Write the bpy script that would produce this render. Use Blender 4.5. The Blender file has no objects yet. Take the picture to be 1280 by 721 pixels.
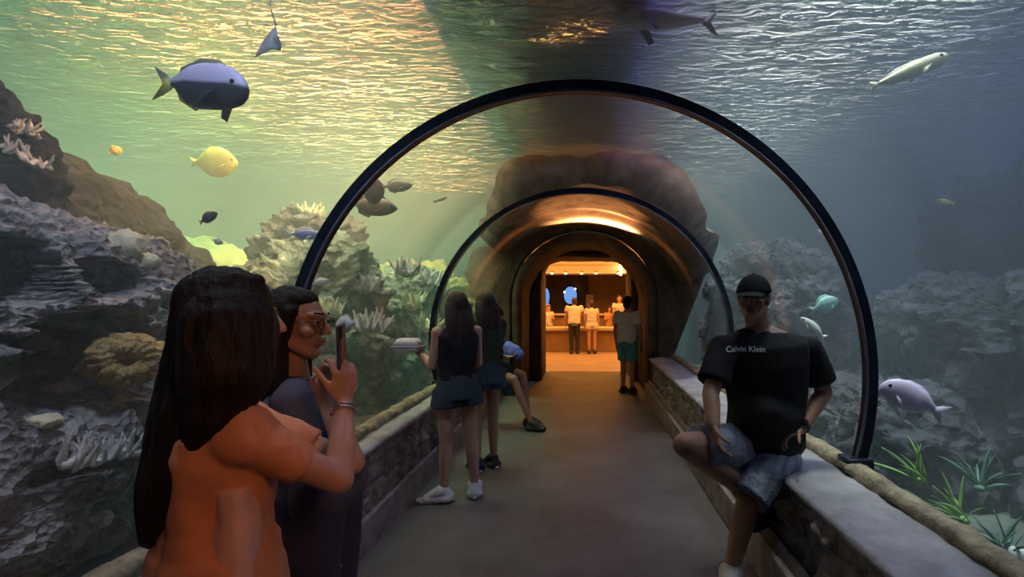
import bpy, bmesh, math, random
import numpy as np
from mathutils import Vector, Matrix, noise
from mathutils.bvhtree import BVHTree

# ---------------------------------------------------------------- camera, world, lights
scn = bpy.context.scene
col = scn.collection
F = 640.0
EYE = 1.5
cam_d = bpy.data.cameras.new('camera')
cam = bpy.data.objects.new('camera', cam_d)
col.objects.link(cam)
cam.location = (0, 0, EYE)
cam.rotation_euler = (math.radians(90), 0, 0)
cam_d.sensor_width = 36; cam_d.lens = 18.0
cam_d.shift_x = -90/1280; cam_d.shift_y = 14.5/1280
cam_d.clip_start = 0.05; cam_d.clip_end = 200
scn.camera = cam

scn.view_settings.view_transform = 'Standard'
scn.view_settings.look = 'None'
scn.view_settings.gamma = 1
scn.view_settings.use_curve_mapping = False
scn.view_settings.exposure = 0.18
scn.cycles.max_bounces = 6
scn.cycles.diffuse_bounces = 2
scn.cycles.glossy_bounces = 3
scn.cycles.transmission_bounces = 4
scn.cycles.volume_bounces = 1
scn.cycles.transparent_max_bounces = 24
scn.cycles.caustics_reflective = False
scn.cycles.caustics_refractive = False
scn.cycles.sample_clamp_indirect = 3.0
scn.cycles.use_denoising = True

w = bpy.data.worlds.new('world'); scn.world = w; w.use_nodes = True
w.node_tree.nodes['Background'].inputs[0].default_value = (0.09, 0.13, 0.19, 1)
w.node_tree.nodes['Background'].inputs[1].default_value = 0.10

def aim(o, target):
    d = Vector(target) - o.location
    o.rotation_euler = d.to_track_quat('-Z', 'Y').to_euler()

def area(name, loc, target, sx, sy, power, color, spread=180):
    l = bpy.data.lights.new(name, 'AREA'); l.shape = 'RECTANGLE'; l.size = sx; l.size_y = sy
    l.energy = power; l.color = color; l.spread = math.radians(spread)
    o = bpy.data.objects.new(name, l); col.objects.link(o); o.location = loc; aim(o, target); return o

def spot(name, loc, target, power, color, ang=60, blend=0.5, radius=0.1):
    l = bpy.data.lights.new(name, 'SPOT'); l.energy = power; l.color = color
    l.spot_size = math.radians(ang); l.spot_blend = blend; l.shadow_soft_size = radius
    o = bpy.data.objects.new(name, l); col.objects.link(o); o.location = loc; aim(o, target); return o

# hall lamps high above the tank's surface, then added fill spots (out of the frame)
area('warm_hall_lamp', (2.85, 8.0, 9.5), (-2.95, 8.0, 3.7), 9.0, 1.7, 1800, (1.0, 0.39, 0.13), 14)
area('green_hall_lamp', (-6.6, 7.5, 9.5), (-6.4, 7.5, 0), 4.0, 9.0, 1000, (0.56, 1.0, 0.50), 50)
area('grey_hall_lamp', (2.1, 6.5, 9.5), (2.1, 6.5, 0), 1.8, 9.0, 200, (1.0, 0.95, 0.78), 16)
area('blue_hall_lamp', (6.0, 5.0, 9.5), (4.2, 5.0, 0), 4.0, 11.0, 210, (0.26, 0.24, 1.0), 90)
spot('reef_fill_spot', (-1.1, 1.3, 4.7), (-2.5, 2.5, 1.1), 520, (0.86, 0.84, 1.0), 95, 0.8, 0.12)  # unseen spot added to brighten the near reef face
spot('mid_reef_fill_spot', (-1.9, 4.6, 7.5), (-2.7, 7.0, 1.4), 520, (0.30, 0.68, 1.0), 50, 0.8, 0.35)  # unseen blue spot added to cool the middle reef
spot('plant_fill_spot', (2.7, 2.4, 7.0), (2.4, 3.4, 0.3), 120, (0.35, 1.0, 0.72), 38, 0.8, 0.3)  # unseen teal spot added to tint the plants and seabed
spot('side_fill_spot', (2.6, 1.6, 5.0), (0.95, 2.75, 1.1), 170, (0.72, 0.80, 1.0), 34, 0.8, 0.2)  # added spot standing in for tank light on the leaning man
# warm lamp of the far room and two added unseen warm spots
spot('front_fill_spot', (0.9, -0.5, 2.4), (-0.85, 1.3, 0.9), 46, (1.0, 0.39, 0.15), 40, 0.7, 0.2)  # unseen warm spot added behind the camera for the nearest woman
area('room_lamp', (0.4, 13.6, 3.25), (0.4, 13.6, 0), 9.0, 4.5, 480, (1.0, 0.38, 0.08))
spot('vault_fill_spot', (0.1, 7.93, 1.25), (0.1, 7.05, 2.65), 210, (1.0, 0.38, 0.12), 52, 0.35, 0.1)  # unseen spot floating in the doorway, added to light the rock vault

# ---------------------------------------------------------------- helpers
def P(px, py, Y):
    "a point on the ray of a photo pixel at distance Y"
    return Vector(((px-730)*Y/F, Y, EYE-(py-375)*Y/F))

def new_mat(name):
    m = bpy.data.materials.new(name); m.use_nodes = True
    nt = m.node_tree
    return m, nt, nt.nodes['Principled BSDF']

def mat(name, c1, c2=None, rough=0.7, scale=6.0, bump=0.0, bscale=20.0, metal=0.0, spec=0.5, stretch=(1, 1, 1), emit=None, estr=0.0, contrast=(0.35, 0.65), sss=0.0, c3=None, coat=0.0):
    m, nt, b = new_mat(name)
    b.inputs['Base Color'].default_value = (*c1, 1)
    b.inputs['Roughness'].default_value = rough
    b.inputs['Metallic'].default_value = metal
    b.inputs['Specular IOR Level'].default_value = spec
    if coat: b.inputs['Coat Weight'].default_value = coat
    if emit:
        b.inputs['Emission Color'].default_value = (*emit, 1); b.inputs['Emission Strength'].default_value = estr
    if c2 or bump:
        tc = nt.nodes.new('ShaderNodeTexCoord'); mp = nt.nodes.new('ShaderNodeMapping')
        mp.inputs['Scale'].default_value = stretch
        nt.links.new(tc.outputs['Object'], mp.inputs[0])
    if c2:
        n = nt.nodes.new('ShaderNodeTexNoise'); n.inputs['Scale'].default_value = scale; n.inputs['Detail'].default_value = 6
        n.inputs['Roughness'].default_value = 0.62
        r = nt.nodes.new('ShaderNodeValToRGB')
        r.color_ramp.elements[0].position = contrast[0]; r.color_ramp.elements[0].color = (*c1, 1)
        r.color_ramp.elements[1].position = contrast[1]; r.color_ramp.elements[1].color = (*c2, 1)
        if c3:
            e = r.color_ramp.elements.new(contrast[1]+0.06); e.color = (*c3, 1)
        nt.links.new(mp.outputs[0], n.inputs['Vector']); nt.links.new(n.outputs['Fac'], r.inputs[0])
        nt.links.new(r.outputs[0], b.inputs['Base Color'])
    if bump:
        n2 = nt.nodes.new('ShaderNodeTexNoise'); n2.inputs['Scale'].default_value = bscale; n2.inputs['Detail'].default_value = 8
        bp = nt.nodes.new('ShaderNodeBump'); bp.inputs['Strength'].default_value = bump; bp.inputs['Distance'].default_value = 0.02
        nt.links.new(mp.outputs[0], n2.inputs['Vector']); nt.links.new(n2.outputs['Fac'], bp.inputs['Height'])
        nt.links.new(bp.outputs[0], b.inputs['Normal'])
    return m

def tag(o, label=None, cat=None, group=None, kind=None):
    if label: o['label'] = label
    if cat: o['category'] = cat
    if group: o['group'] = group
    if kind: o['kind'] = kind
    return o

def empty(name, loc, label=None, cat=None, group=None):
    o = bpy.data.objects.new(name, None); o.empty_display_size = 0.1
    col.objects.link(o); o.location = loc
    return tag(o, label, cat, group)

def link(name, me, m, parent=None, smooth=True):
    if m is not None:
        me.materials.clear(); me.materials.append(m)
    if smooth:
        me.polygons.foreach_set('use_smooth', [True]*len(me.polygons))
    o = bpy.data.objects.new(name, me); col.objects.link(o)
    if parent is not None:
        o.parent = parent
        # geometry is given in world coordinates; the parents never rotate
        q = parent; off = Vector((0, 0, 0))
        while q is not None:
            off += q.location; q = q.parent
        me.transform(Matrix.Translation(-off))
    return o

class MB:
    "collects closed shapes into one mesh"
    def __init__(s): s.v = []; s.f = []
    def add(s, v, f):
        n = len(s.v); s.v += [tuple(p) for p in v]; s.f += [tuple(i+n for i in q) for q in f]; return s
    def rings(s, rings, close=True, loop=False):
        n = len(rings[0]); v = [p for r in rings for p in r]; f = []
        k = len(rings)
        for i in range(k if loop else k-1):
            a = i*n; b = ((i+1) % k)*n
            for j in range(n):
                f.append((a+j, a+(j+1) % n, b+(j+1) % n, b+j))
        if close and not loop:
            f.append(tuple(range(n-1, -1, -1))); f.append(tuple(range((k-1)*n, k*n)))
        return s.add(v, f)
    def limb(s, p0, p1, r0, r1, side=None, asp=1.0, cap=True, n=14):
        "tapered limb; asp = half-width across SIDE over half-width the other way"
        p0 = Vector(p0); p1 = Vector(p1); d = p1-p0; L = d.length
        if L < 1e-6: d = Vector((0, 0, 1)); L = 1e-6
        d = d/L
        if side is None:
            side = Vector((1, 0, 0)) if abs(d.x) < 0.8 else Vector((0, 1, 0))
        a = Vector(side); a = (a-d*a.dot(d)).normalized(); b = d.cross(a)
        R = []
        def ring(c, ra, rb):
            R.append([c+a*(math.cos(t)*ra)+b*(math.sin(t)*rb) for t in [2*math.pi*i/n for i in range(n)]])
        if cap:
            for t in (0.12, 0.5, 0.8): q = math.sqrt(1-(1-t)**2); ring(p0-d*r0*(1-t), r0*asp*q, r0*q)
        ring(p0, r0*asp, r0); ring(p1, r1*asp, r1)
        if cap:
            for t in (0.8, 0.5, 0.12): q = math.sqrt(1-(1-t)**2); ring(p1+d*r1*(1-t), r1*asp*q, r1*q)
        return s.rings(R)
    def chain(s, pts, rad, **k):
        for i in range(len(pts)-1): s.limb(pts[i], pts[i+1], rad[i], rad[i+1], **k)
        return s
    def ell(s, c, r, M=None, n=16, m=10):
        c = Vector(c); R = []
        for i in range(1, m):
            t = math.pi*i/m
            rr = []
            for j in range(n):
                u = 2*math.pi*j/n
                p = Vector((r[0]*math.sin(t)*math.cos(u), r[1]*math.sin(t)*math.sin(u), -r[2]*math.cos(t)))
                if M is not None: p = M @ p
                rr.append(c+p)
            R.append(rr)
        return s.rings(R)
    def box(s, lo, hi, M=None, c=(0, 0, 0)):
        x0, y0, z0 = lo; x1, y1, z1 = hi
        v = [Vector(q) for q in ((x0,y0,z0),(x1,y0,z0),(x1,y1,z0),(x0,y1,z0),(x0,y0,z1),(x1,y0,z1),(x1,y1,z1),(x0,y1,z1))]
        if M is not None: v = [M @ p + Vector(c) for p in v]
        return s.add(v, [(3,2,1,0),(4,5,6,7),(0,1,5,4),(1,2,6,5),(2,3,7,6),(3,0,4,7)])
    def tube(s, pts, r, n=8, r1=None):
        pts = [Vector(p) for p in pts]; R = []
        k = len(pts); up = Vector((0.13, 0.21, 1)).normalized()
        for i, p in enumerate(pts):
            d = (pts[min(i+1, k-1)]-pts[max(i-1, 0)]).normalized()
            a = d.cross(up)
            if a.length < 0.05: a = d.cross(Vector((1, 0, 0)))
            a.normalize(); b = d.cross(a)
            q = r if r1 is None else r+(r1-r)*i/(k-1)
            R.append([p+a*(math.cos(2*math.pi*j/n)*q)+b*(math.sin(2*math.pi*j/n)*q) for j in range(n)])
        return s.rings(R)
    def mesh(s, name='m'):
        me = bpy.data.meshes.new(name); me.from_pydata([tuple(p) for p in s.v], [], s.f); me.update(); return me
    def build(s, name, m, parent=None, smooth=True, bevel=0.0, seg=2):
        me = s.mesh(name)
        bm = bmesh.new(); bm.from_mesh(me); bmesh.ops.recalc_face_normals(bm, faces=bm.faces)
        if bevel:
            bmesh.ops.bevel(bm, geom=[e for e in bm.edges if e.calc_face_angle(0) > 0.6], offset=bevel, segments=seg, affect='EDGES', profile=0.5)
        bm.to_mesh(me); bm.free()
        return link(name, me, m, parent, smooth)
    def blob(s, name, m, parent=None, voxel=0.008, smooth=4, disp=None):
        "all shapes fused into one continuous surface"
        me = s.mesh(name)
        bm = bmesh.new(); bm.from_mesh(me); bmesh.ops.recalc_face_normals(bm, faces=bm.faces); bm.to_mesh(me); bm.free()
        o = bpy.data.objects.new('tmp', me); col.objects.link(o)
        r = o.modifiers.new('r', 'REMESH'); r.mode = 'VOXEL'; r.voxel_size = voxel
        if smooth:
            q = o.modifiers.new('s', 'SMOOTH'); q.factor = 0.5; q.iterations = smooth
        dg = bpy.context.evaluated_depsgraph_get(); dg.update()
        out = bpy.data.meshes.new_from_object(o.evaluated_get(dg))
        bpy.data.objects.remove(o); bpy.data.meshes.remove(me)
        out.name = name
        if disp:
            n = len(out.vertices)
            for v in out.vertices:
                v.co += v.normal*disp(v.co)
            out.update()
        return link(name, out, m, parent)

def fbm(p, octs=4, H=0.55):
    a = 1.0; s = 0.0; q = Vector(p)
    for _ in range(octs):
        s += a*noise.noise(q); q = q*2.03+Vector((3.1, 1.7, 5.3)); a *= H
    return s

def ridged(p, octs=4):
    a = 1.0; s = 0.0; q = Vector(p)
    for _ in range(octs):
        s += a*(1-abs(noise.noise(q))*2); q = q*2.1+Vector((1.1, 4.7, 2.3)); a *= 0.5
    return s

def skip(): pass
# ---------------------------------------------------------------- materials
M = {}
M['floor'] = mat('floor_concrete', (0.085, 0.078, 0.072), (0.15, 0.14, 0.135), rough=0.55, scale=1.6, bump=0.25, bscale=60, spec=0.4)
M['stone'] = mat('cut_stone', (0.16, 0.14, 0.125), (0.42, 0.38, 0.36), rough=0.75, scale=7, bump=0.7, bscale=28, spec=0.35)
M['kerb'] = mat('kerb_concrete', (0.17, 0.145, 0.14), (0.34, 0.30, 0.30), rough=0.6, scale=9, bump=0.5, bscale=40)
M['ledge'] = mat('ledge_concrete', (0.30, 0.29, 0.31), (0.52, 0.50, 0.54), rough=0.5, scale=5, bump=0.4, bscale=30)
M['lip'] = mat('sealant_rock', (0.25, 0.20, 0.13), (0.52, 0.44, 0.31), rough=0.8, scale=14, bump=0.8, bscale=35)
M['ring'] = mat('dark_steel', (0.018, 0.024, 0.045), (0.035, 0.045, 0.08), rough=0.35, scale=8, metal=0.3)
M['seal'] = mat('grey_seal', (0.16, 0.18, 0.24), rough=0.4)
M['plaster'] = mat('brown_rockwork', (0.10, 0.075, 0.055), (0.22, 0.165, 0.12), rough=0.85, scale=3.5, bump=0.8, bscale=12)
M['room_wall'] = mat('room_wall_paint', (0.30, 0.17, 0.09), (0.42, 0.26, 0.14), rough=0.7, scale=2.5, bump=0.2, bscale=9)
M['room_dark'] = mat('dark_room_wall', (0.06, 0.035, 0.02), (0.10, 0.06, 0.035), rough=0.8, scale=2)
M['room_floor'] = mat('room_floor', (0.36, 0.27, 0.21), (0.46, 0.36, 0.28), rough=0.45, scale=2.0)
M['soffit'] = mat('pale_soffit', (0.62, 0.52, 0.40), rough=0.7)
M['tankwall'] = mat('tank_wall_paint', (0.05, 0.13, 0.17), (0.09, 0.2, 0.24), rough=0.9, scale=0.8)
M['sand'] = mat('sand', (0.07, 0.09, 0.09), (0.15, 0.18, 0.16), rough=0.95, scale=3, bump=0.8, bscale=9)
M['board'] = mat('dark_board', (0.03, 0.035, 0.035), rough=0.9)

# ---------------------------------------------------------------- tunnel
CX, CZ, R = -0.025, 1.09, 1.53
Y0, Y1 = -2.2, 8.0
RINGS = (2.69, 5.25)

def acrylic():
    m = bpy.data.materials.new('acrylic'); m.use_nodes = True; nt = m.node_tree; nt.nodes.clear()
    out = nt.nodes.new('ShaderNodeOutputMaterial'); tr = nt.nodes.new('ShaderNodeBsdfTransparent')
    tr.inputs[0].default_value = (0.97, 0.985, 0.99, 1)
    gl = nt.nodes.new('ShaderNodeBsdfGlossy'); gl.inputs['Roughness'].default_value = 0.2
    gl.inputs['Color'].default_value = (0.9, 0.9, 0.9, 1)
    lw = nt.nodes.new('ShaderNodeFresnel'); lw.inputs['IOR'].default_value = 1.4
    mul = nt.nodes.new('ShaderNodeMath'); mul.operation = 'MULTIPLY'; mul.inputs[1].default_value = 0.16
    mx = nt.nodes.new('ShaderNodeMixShader')
    nt.links.new(lw.outputs[0], mul.inputs[0]); nt.links.new(mul.outputs[0], mx.inputs[0])
    nt.links.new(tr.outputs[0], mx.inputs[1]); nt.links.new(gl.outputs[0], mx.inputs[2])
    nt.links.new(mx.outputs[0], out.inputs['Surface'])
    return m
M['acrylic'] = acrylic()

A0, A1 = math.radians(-18.5), math.radians(198.5)
def arc(r, z0=None, n=72, a0=A0, a1=A1):
    return [(CX+r*math.cos(a0+(a1-a0)*i/n), CZ+r*math.sin(a0+(a1-a0)*i/n)) for i in range(n+1)]

def extrude_profile(prof, y0, y1, ny=1):
    "closed profile in x-z swept along y"
    mb = MB(); mb.rings([[Vector((x, y0+(y1-y0)*i/ny, z)) for x, z in prof] for i in range(ny+1)]); return mb

segs = [(Y0, RINGS[0]-0.02), (RINGS[0]+0.02, RINGS[1]-0.02), (RINGS[1]+0.02, Y1)]
for i, (a, b) in enumerate(segs):
    prof = arc(R)+arc(R+0.05)[::-1]
    o = extrude_profile(prof, a, b).build('window_%d' % (i+1), M['acrylic'])
    tag(o, kind='structure')

def ring(y, name_label):
    prof = arc(R-0.032, n=96)+arc(R+0.03, n=96)[::-1]
    root = extrude_profile(prof, y-0.022, y+0.022).build('support_ring', M['ring'], smooth=False)
    tag(root, name_label, 'ring', 'steel arches holding the acrylic tunnel')
    q = arc(R-0.036, n=96)+arc(R-0.026, n=96)[::-1]
    extrude_profile(q, y-0.034, y-0.0225).build('rubber_seal', M['seal'], root)
    for s in (0, 1):
        x, z = arc(R)[0 if s == 0 else -1]
        mb = MB(); mb.box((x-0.07, y-0.06, 0.58), (x+0.07, y+0.06, 0.68)); mb.build('foot_plate', M['ring'], root, bevel=0.01)
    return root
ring(RINGS[0], 'near dark steel arch ring, largest hoop spanning the tunnel')
ring(RINGS[1], 'far thin dark steel arch ring, the smaller hoop before the brown rock vault')

# floor with a cross joint
mb = MB(); mb.box((-1.28, Y0, -0.1), (0.95, Y1+0.0, 0.0)); tag(mb.build('floor', M['floor'], smooth=False), kind='structure')
mb = MB(); mb.box((-0.92, Y1, -0.1), (1.12, 10.68, 0.0)); tag(mb.build('floor_2', M['floor'], smooth=False), kind='structure')
mb = MB(); mb.box((-6, 10.69, -0.1), (7, 20, 0.0)); tag(mb.build('floor_3', M['room_floor'], smooth=False), kind='structure')
mb = MB(); mb.box((-0.92, 10.68, -0.1), (1.12, 10.69, 0.006)); tag(mb.build('trim_1', M['ring'], smooth=False), kind='structure')

# low parapets: kerb with two rounded rails, chiselled block wall, ledge slab, rough sealing lip
def side_wall(s, kx, wx, lx, ox, side):
    def sx(p): return [(s*x, z) for x, z in p]
    prof = sx([(kx, 0.0), (kx, 0.17), (kx+0.004, 0.20), (kx+0.02, 0.212), (kx+0.036, 0.202), (kx+0.04, 0.19), (kx+0.05, 0.19),
               (kx+0.054, 0.236), (kx+0.07, 0.25), (kx+0.086, 0.236), (kx+0.09, 0.20), (wx+0.12, 0.20), (wx+0.12, 0.0)])
    tag(extrude_profile(prof, Y0, Y1, 1).build('baseboard_'+side, M['kerb'], smooth=False), kind='structure')
    # wall: real relief of irregular blocks
    ny, nz = 620, 26
    z0, z1 = 0.19, 0.565
    v = []; f = []
    rnd = random.Random(5 if s < 0 else 9)
    courses = [0.19, 0.315, 0.44, 0.565]
    joints = []
    for c in range(3):
        y = Y0+rnd.random()*0.2; row = [Y0]
        while y < Y1: row.append(y); y += rnd.uniform(0.2, 0.46)
        row.append(Y1); joints.append(row)
    for i in range(ny+1):
        y = Y0+(Y1-Y0)*i/ny
        for j in range(nz+1):
            z = z0+(z1-z0)*j/nz
            wz = z+0.02*noise.noise(Vector((y*3, 0, s*7)))
            c = min(2, max(0, int((wz-0.19)/0.125)))
            dz = min(abs(wz-q) for q in courses[1:3]) if True else 1
            yy = y+0.02*noise.noise(Vector((y*4, z*9, 3)))
            row = joints[c]; k = 0
            import bisect
            k = bisect.bisect(row, yy)
            dy = min(abs(yy-row[max(0, k-1)]), abs(yy-row[min(len(row)-1, k)]))
            d = min(dz, dy)
            hh = random.Random(c*1000+k*7+(1 if s > 0 else 0)).random()
            h = 0.018+0.035*hh+0.05*max(0, fbm(Vector((y*6, z*8, hh*9)), 4))
            h += 0.012*ridged(Vector((y*14, z*14, 2)), 3)
            h *= min(1, d/0.022)**0.7
            v.append((s*(wx-h+0.01), y, z))
    for i in range(ny):
        for j in range(nz):
            a = i*(nz+1)+j; f.append((a, a+1, a+nz+2, a+nz+1))
    n = len(v)
    # closed back
    for (yy, zz) in ((Y0, z0), (Y0, z1), (Y1, z1), (Y1, z0)): v.append((s*(wx+0.12), yy, zz))
    f.append((n, n+1, n+2, n+3))
    mb = MB(); mb.add(v, f); tag(mb.build('wall_'+side, M['stone']), kind='structure')
    # ledge slab with slightly worn front edge
    ny = 300; rings = []
    for i in range(ny+1):
        y = Y0+(Y1-Y0)*i/ny
        w1 = 0.012*fbm(Vector((y*5, s, 0)), 3); w2 = 0.008*fbm(Vector((y*7, s, 4)), 3)
        rings.append([Vector((s*x, y, z)) for x, z in [(lx+w1, 0.56), (lx+w2-0.004, 0.582), (lx+0.014+w1, 0.6+w2*0.4), (lx+0.5*(ox-lx), 0.606+w2*0.5), (ox, 0.604), (ox+0.1, 0.60), (ox+0.1, 0.5), (wx+0.1, 0.5), (wx+0.05, 0.558)]])
    mb = MB(); mb.rings(rings); tag(mb.build('trim_'+side, M['ledge']), kind='structure')
    rings = []; ny = 420
    for i in range(ny+1):
        y = Y0+(Y1-Y0)*i/ny; rr = []
        for j in range(12):
            a = 2*math.pi*j/12; c, q = math.cos(a), math.sin(a)
            r = 1+0.35*fbm(Vector((c*1.3, y*7, q*1.3+s*5)), 3)
            rr.append(Vector((s*(ox+0.035+0.05*c*r), y, 0.625+0.04*q*r)))
        rings.append(rr)
    mb = MB(); mb.rings(rings); tag(mb.build('trim_%s_2' % side, M['lip']), kind='structure')
side_wall(-1, 1.28, 1.38, 1.31, 1.45, 'left')
side_wall(1, 0.95, 1.09, 1.02, 1.36, 'right')

# portal: thick wall with a rounded passage, rockwork relief
def portal():
    PX = 0.0; hw = 1.12; zs = 1.45; top = 2.58
    def prof(hw, top, zs, n=28, e=1.0):
        p = [(PX-hw, 0.0), (PX-hw, zs)]
        for i in range(1, n): 
            a = math.pi-math.pi*i/n
            p.append((PX+hw*math.copysign(abs(math.cos(a))**e, math.cos(a)), zs+(top-zs)*math.sin(a)**e))
        p += [(PX+hw, zs), (PX+hw, 0.0)]
        return p
    # vault lining from Y1 to 9.9 then a narrower arch
    v = []; f = []
    ys = np.linspace(Y1, 10.68, 46)
    k = 0
    for i, y in enumerate(ys):
        t = 0.0 if y < 9.6 else 1.0
        h = 1.12-0.20*t; tp = 2.56-0.14*t
        left = prof(h, tp, 1.5, 60, 1.0 if not t else 0.35)
        for (x, z) in left:
            d = 0.035*fbm(Vector((x*3, y*3, z*3)), 4)
            nx, nz = (x-PX), (z-1.3)
            L = math.hypot(nx, nz)+1e-6
            zz = max(0.0, z+nz/L*d) if z > 0.001 else 0.0
            v.append((x+(0.08 if t and x > 0 else 0)+nx/L*d, y, zz))
        k = len(left)
    for i in range(len(ys)-1):
        for j in range(k-1):
            a = i*k+j; f.append((a, a+1, a+k+1, a+k))
    mb = MB(); mb.add(v, f)
    me = mb.mesh('p'); 
    bm = bmesh.new(); bm.from_mesh(me); bmesh.ops.recalc_face_normals(bm, faces=bm.faces)
    geom = bmesh.ops.solidify(bm, geom=bm.faces[:], thickness=0.12); bm.to_mesh(me); bm.free()
    tag(link('wall_passage', me, M['plaster']), kind='structure')
    # tank end wall around the portal (front, facing the camera) with an arch hole
    o = prof(1.16, 2.62, 1.5, 60); outer = []
    for (x, z) in o:
        outer.append((x, z))
    big = []
    for i, (x, z) in enumerate(outer):
        dx, dz = x, z-0.8
        L = math.hypot(dx/2.15, dz/(2.35 if dz > 0 else 0.9))+1e-6
        L *= 1+0.10*fbm(Vector((x*1.7, z*1.7, 8)), 3)
        big.append((dx/L, max(-0.3, 0.8+dz/L)))
    rr = []
    v = []; f = []
    n = len(outer)
    for y in (Y1+0.02, Y1+0.3):
        for (x, z) in outer: v.append((x, y, z))
        for (x, z) in big: v.append((x, y, z))
    for i in range(n-1):
        f.append((i, i+1, n+i+1, n+i)); f.append((2*n+i, 3*n+i, 3*n+i+1, 2*n+i+1))
        f.append((i, 2*n+i, 2*n+i+1, i+1))
        f.append((n+i, n+i+1, 3*n+i+1, 3*n+i))
    mb = MB(); mb.add(v, f); tag(mb.build('wall_portal', M['plaster'], smooth=False), kind='structure')
portal()

# orange room beyond
def room():
    mb = MB(); mb.box((-6, 19.0, 0), (7, 19.2, 3.6)); tag(mb.build('wall_far', M['room_wall'], smooth=False), kind='structure')
    mb = MB(); mb.box((-6.2, 10.9, 0), (-6, 19.0, 3.6)); tag(mb.build('wall_room_left', M['room_wall'], smooth=False), kind='structure')
    mb = MB(); mb.box((7, 10.9, 0), (7.2, 19.0, 3.6)); tag(mb.build('wall_room_right', M['room_wall'], smooth=False), kind='structure')
    mb = MB(); mb.box((-6, 10.9, 3.3), (7, 19.0, 3.5)); tag(mb.build('ceiling', M['room_wall'], smooth=False), kind='structure')
    # dropped soffit with a recessed strip
    mb = MB(); mb.box((-3.5, 16.2, 2.34), (5.0, 17.2, 3.29)); mb.box((-3.0, 16.17, 2.62), (2.0, 16.2, 2.68))
    tag(mb.build('ceiling_soffit', M['soffit'], smooth=False), kind='structure')
    # dark opening in the far wall on the left, pale door to the right
    mb = MB(); mb.box((-3.2, 18.9, 0.75), (0.15, 18.99, 2.42)); tag(mb.build('wall_recess', M['room_dark'], smooth=False), kind='structure')
room()
M['lamp'] = mat('lamp_glow', (1, 0.8, 0.5), emit=(1.0, 0.62, 0.25), estr=14)
M['blue_glow'] = mat('blue_glow', (0.1, 0.25, 0.5), emit=(0.16, 0.36, 0.85), estr=0.8)
M['pink_glow'] = mat('pink_glow', (1, 0.6, 0.6), emit=(1.0, 0.45, 0.35), estr=6)
for i, px in enumerate((690, 707, 727, 745, 773)):
    p = P(px, 341.5, 16.15)
    root = empty('downlight', (p.x, p.y, p.z), 'small glowing ceiling downlight on the orange soffit edge, %s in the row' % ('first', 'second', 'third', 'fourth', 'fifth')[i]+' from the left', 'lamp', 'downlights along the soffit')
    mb = MB(); mb.limb((p.x, p.y-0.01, p.z+0.05), (p.x, p.y-0.01, p.z+0.01), 0.05, 0.055, cap=False); mb.build('housing', M['ring'], root)
    mb = MB(); mb.ell((p.x, p.y-0.01, p.z), (0.04, 0.04, 0.03)); mb.build('bulb', M['lamp'], root)
p = P(776, 336, 16.0)
mb = MB(); mb.limb(p+Vector((0, 0, 0.18)), p-Vector((0, 0, 0.18)), 0.035, 0.035)
o = mb.build('wall_lamp', M['lamp']); tag(o, 'bright upright strip lamp at the right end of the soffit', 'lamp')
# two blue lit oval tanks on the far wall, red lights beside
for (px, py, w_, h_, lb) in ((682.5, 371, 0.13, 0.33, 'left blue glowing oval tank window set in the dark far recess'), (713, 369, 0.24, 0.33, 'right larger blue glowing oval tank window in the dark recess')):
    p = P(px, py, 18.85); root = empty('tank_window', p, lb, 'window')
    mb = MB(); mb.ell(p, (w_, 0.03, h_)); mb.build('pane', M['blue_glow'], root)
    rr = [[p+Vector(((w_+0.02+0.025*math.cos(b))*math.cos(a), 0.02*math.sin(b), (h_+0.02+0.025*math.cos(b))*math.sin(a))) for b in [2*math.pi*k/6 for k in range(6)]] for a in [2*math.pi*k/24 for k in range(24)]]
    mb = MB(); mb.rings(rr, loop=True); mb.build('rim', M['ring'], root)
for (px, py, lb) in ((705.5, 365, 'tiny pink indicator light left of the larger blue window'), (719, 361, 'tiny pink indicator light above the larger blue window')):
    p = P(px, py, 18.7); mb = MB(); mb.ell(p, (0.035, 0.035, 0.035)); tag(mb.build('indicator_light', M['pink_glow']), lb, 'light')
# pale door panel
p0 = P(732.5, 391, 18.9); p1 = P(742, 368, 18.9)
mb = MB(); mb.box((p0.x, 18.86, p0.z-0.25), (p1.x, 18.98, p1.z)); tag(mb.build('door_1', M['soffit'], bevel=0.01, smooth=False), kind='structure')
# low counter wall with ledges
def counter():
    root = empty('viewing_counter', (0.3, 15.0, 0), 'long low orange-lit counter wall across the far room', 'counter')
    mb = MB(); mb.box((-4.5, 14.8, 0.0), (5.5, 15.1, 0.62)); mb.build('counter_wall', M['room_wall'], root, smooth=False)
    mb = MB(); mb.box((-4.5, 14.7, 0.62), (5.5, 15.7, 0.70)); mb.build('counter_top', M['soffit'], root, smooth=False, bevel=0.01)
    mb = MB(); mb.box((-4.5, 16.6, 0.0), (5.5, 17.1, 1.0)); mb.build('rear_ledge', M['room_wall'], root, smooth=False, bevel=0.01)
    mb = MB(); mb.box((-4.5, 16.5, 1.0), (5.5, 17.15, 1.06)); mb.build('rear_ledge_top', M['soffit'], root, smooth=False, bevel=0.01)
counter()

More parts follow.
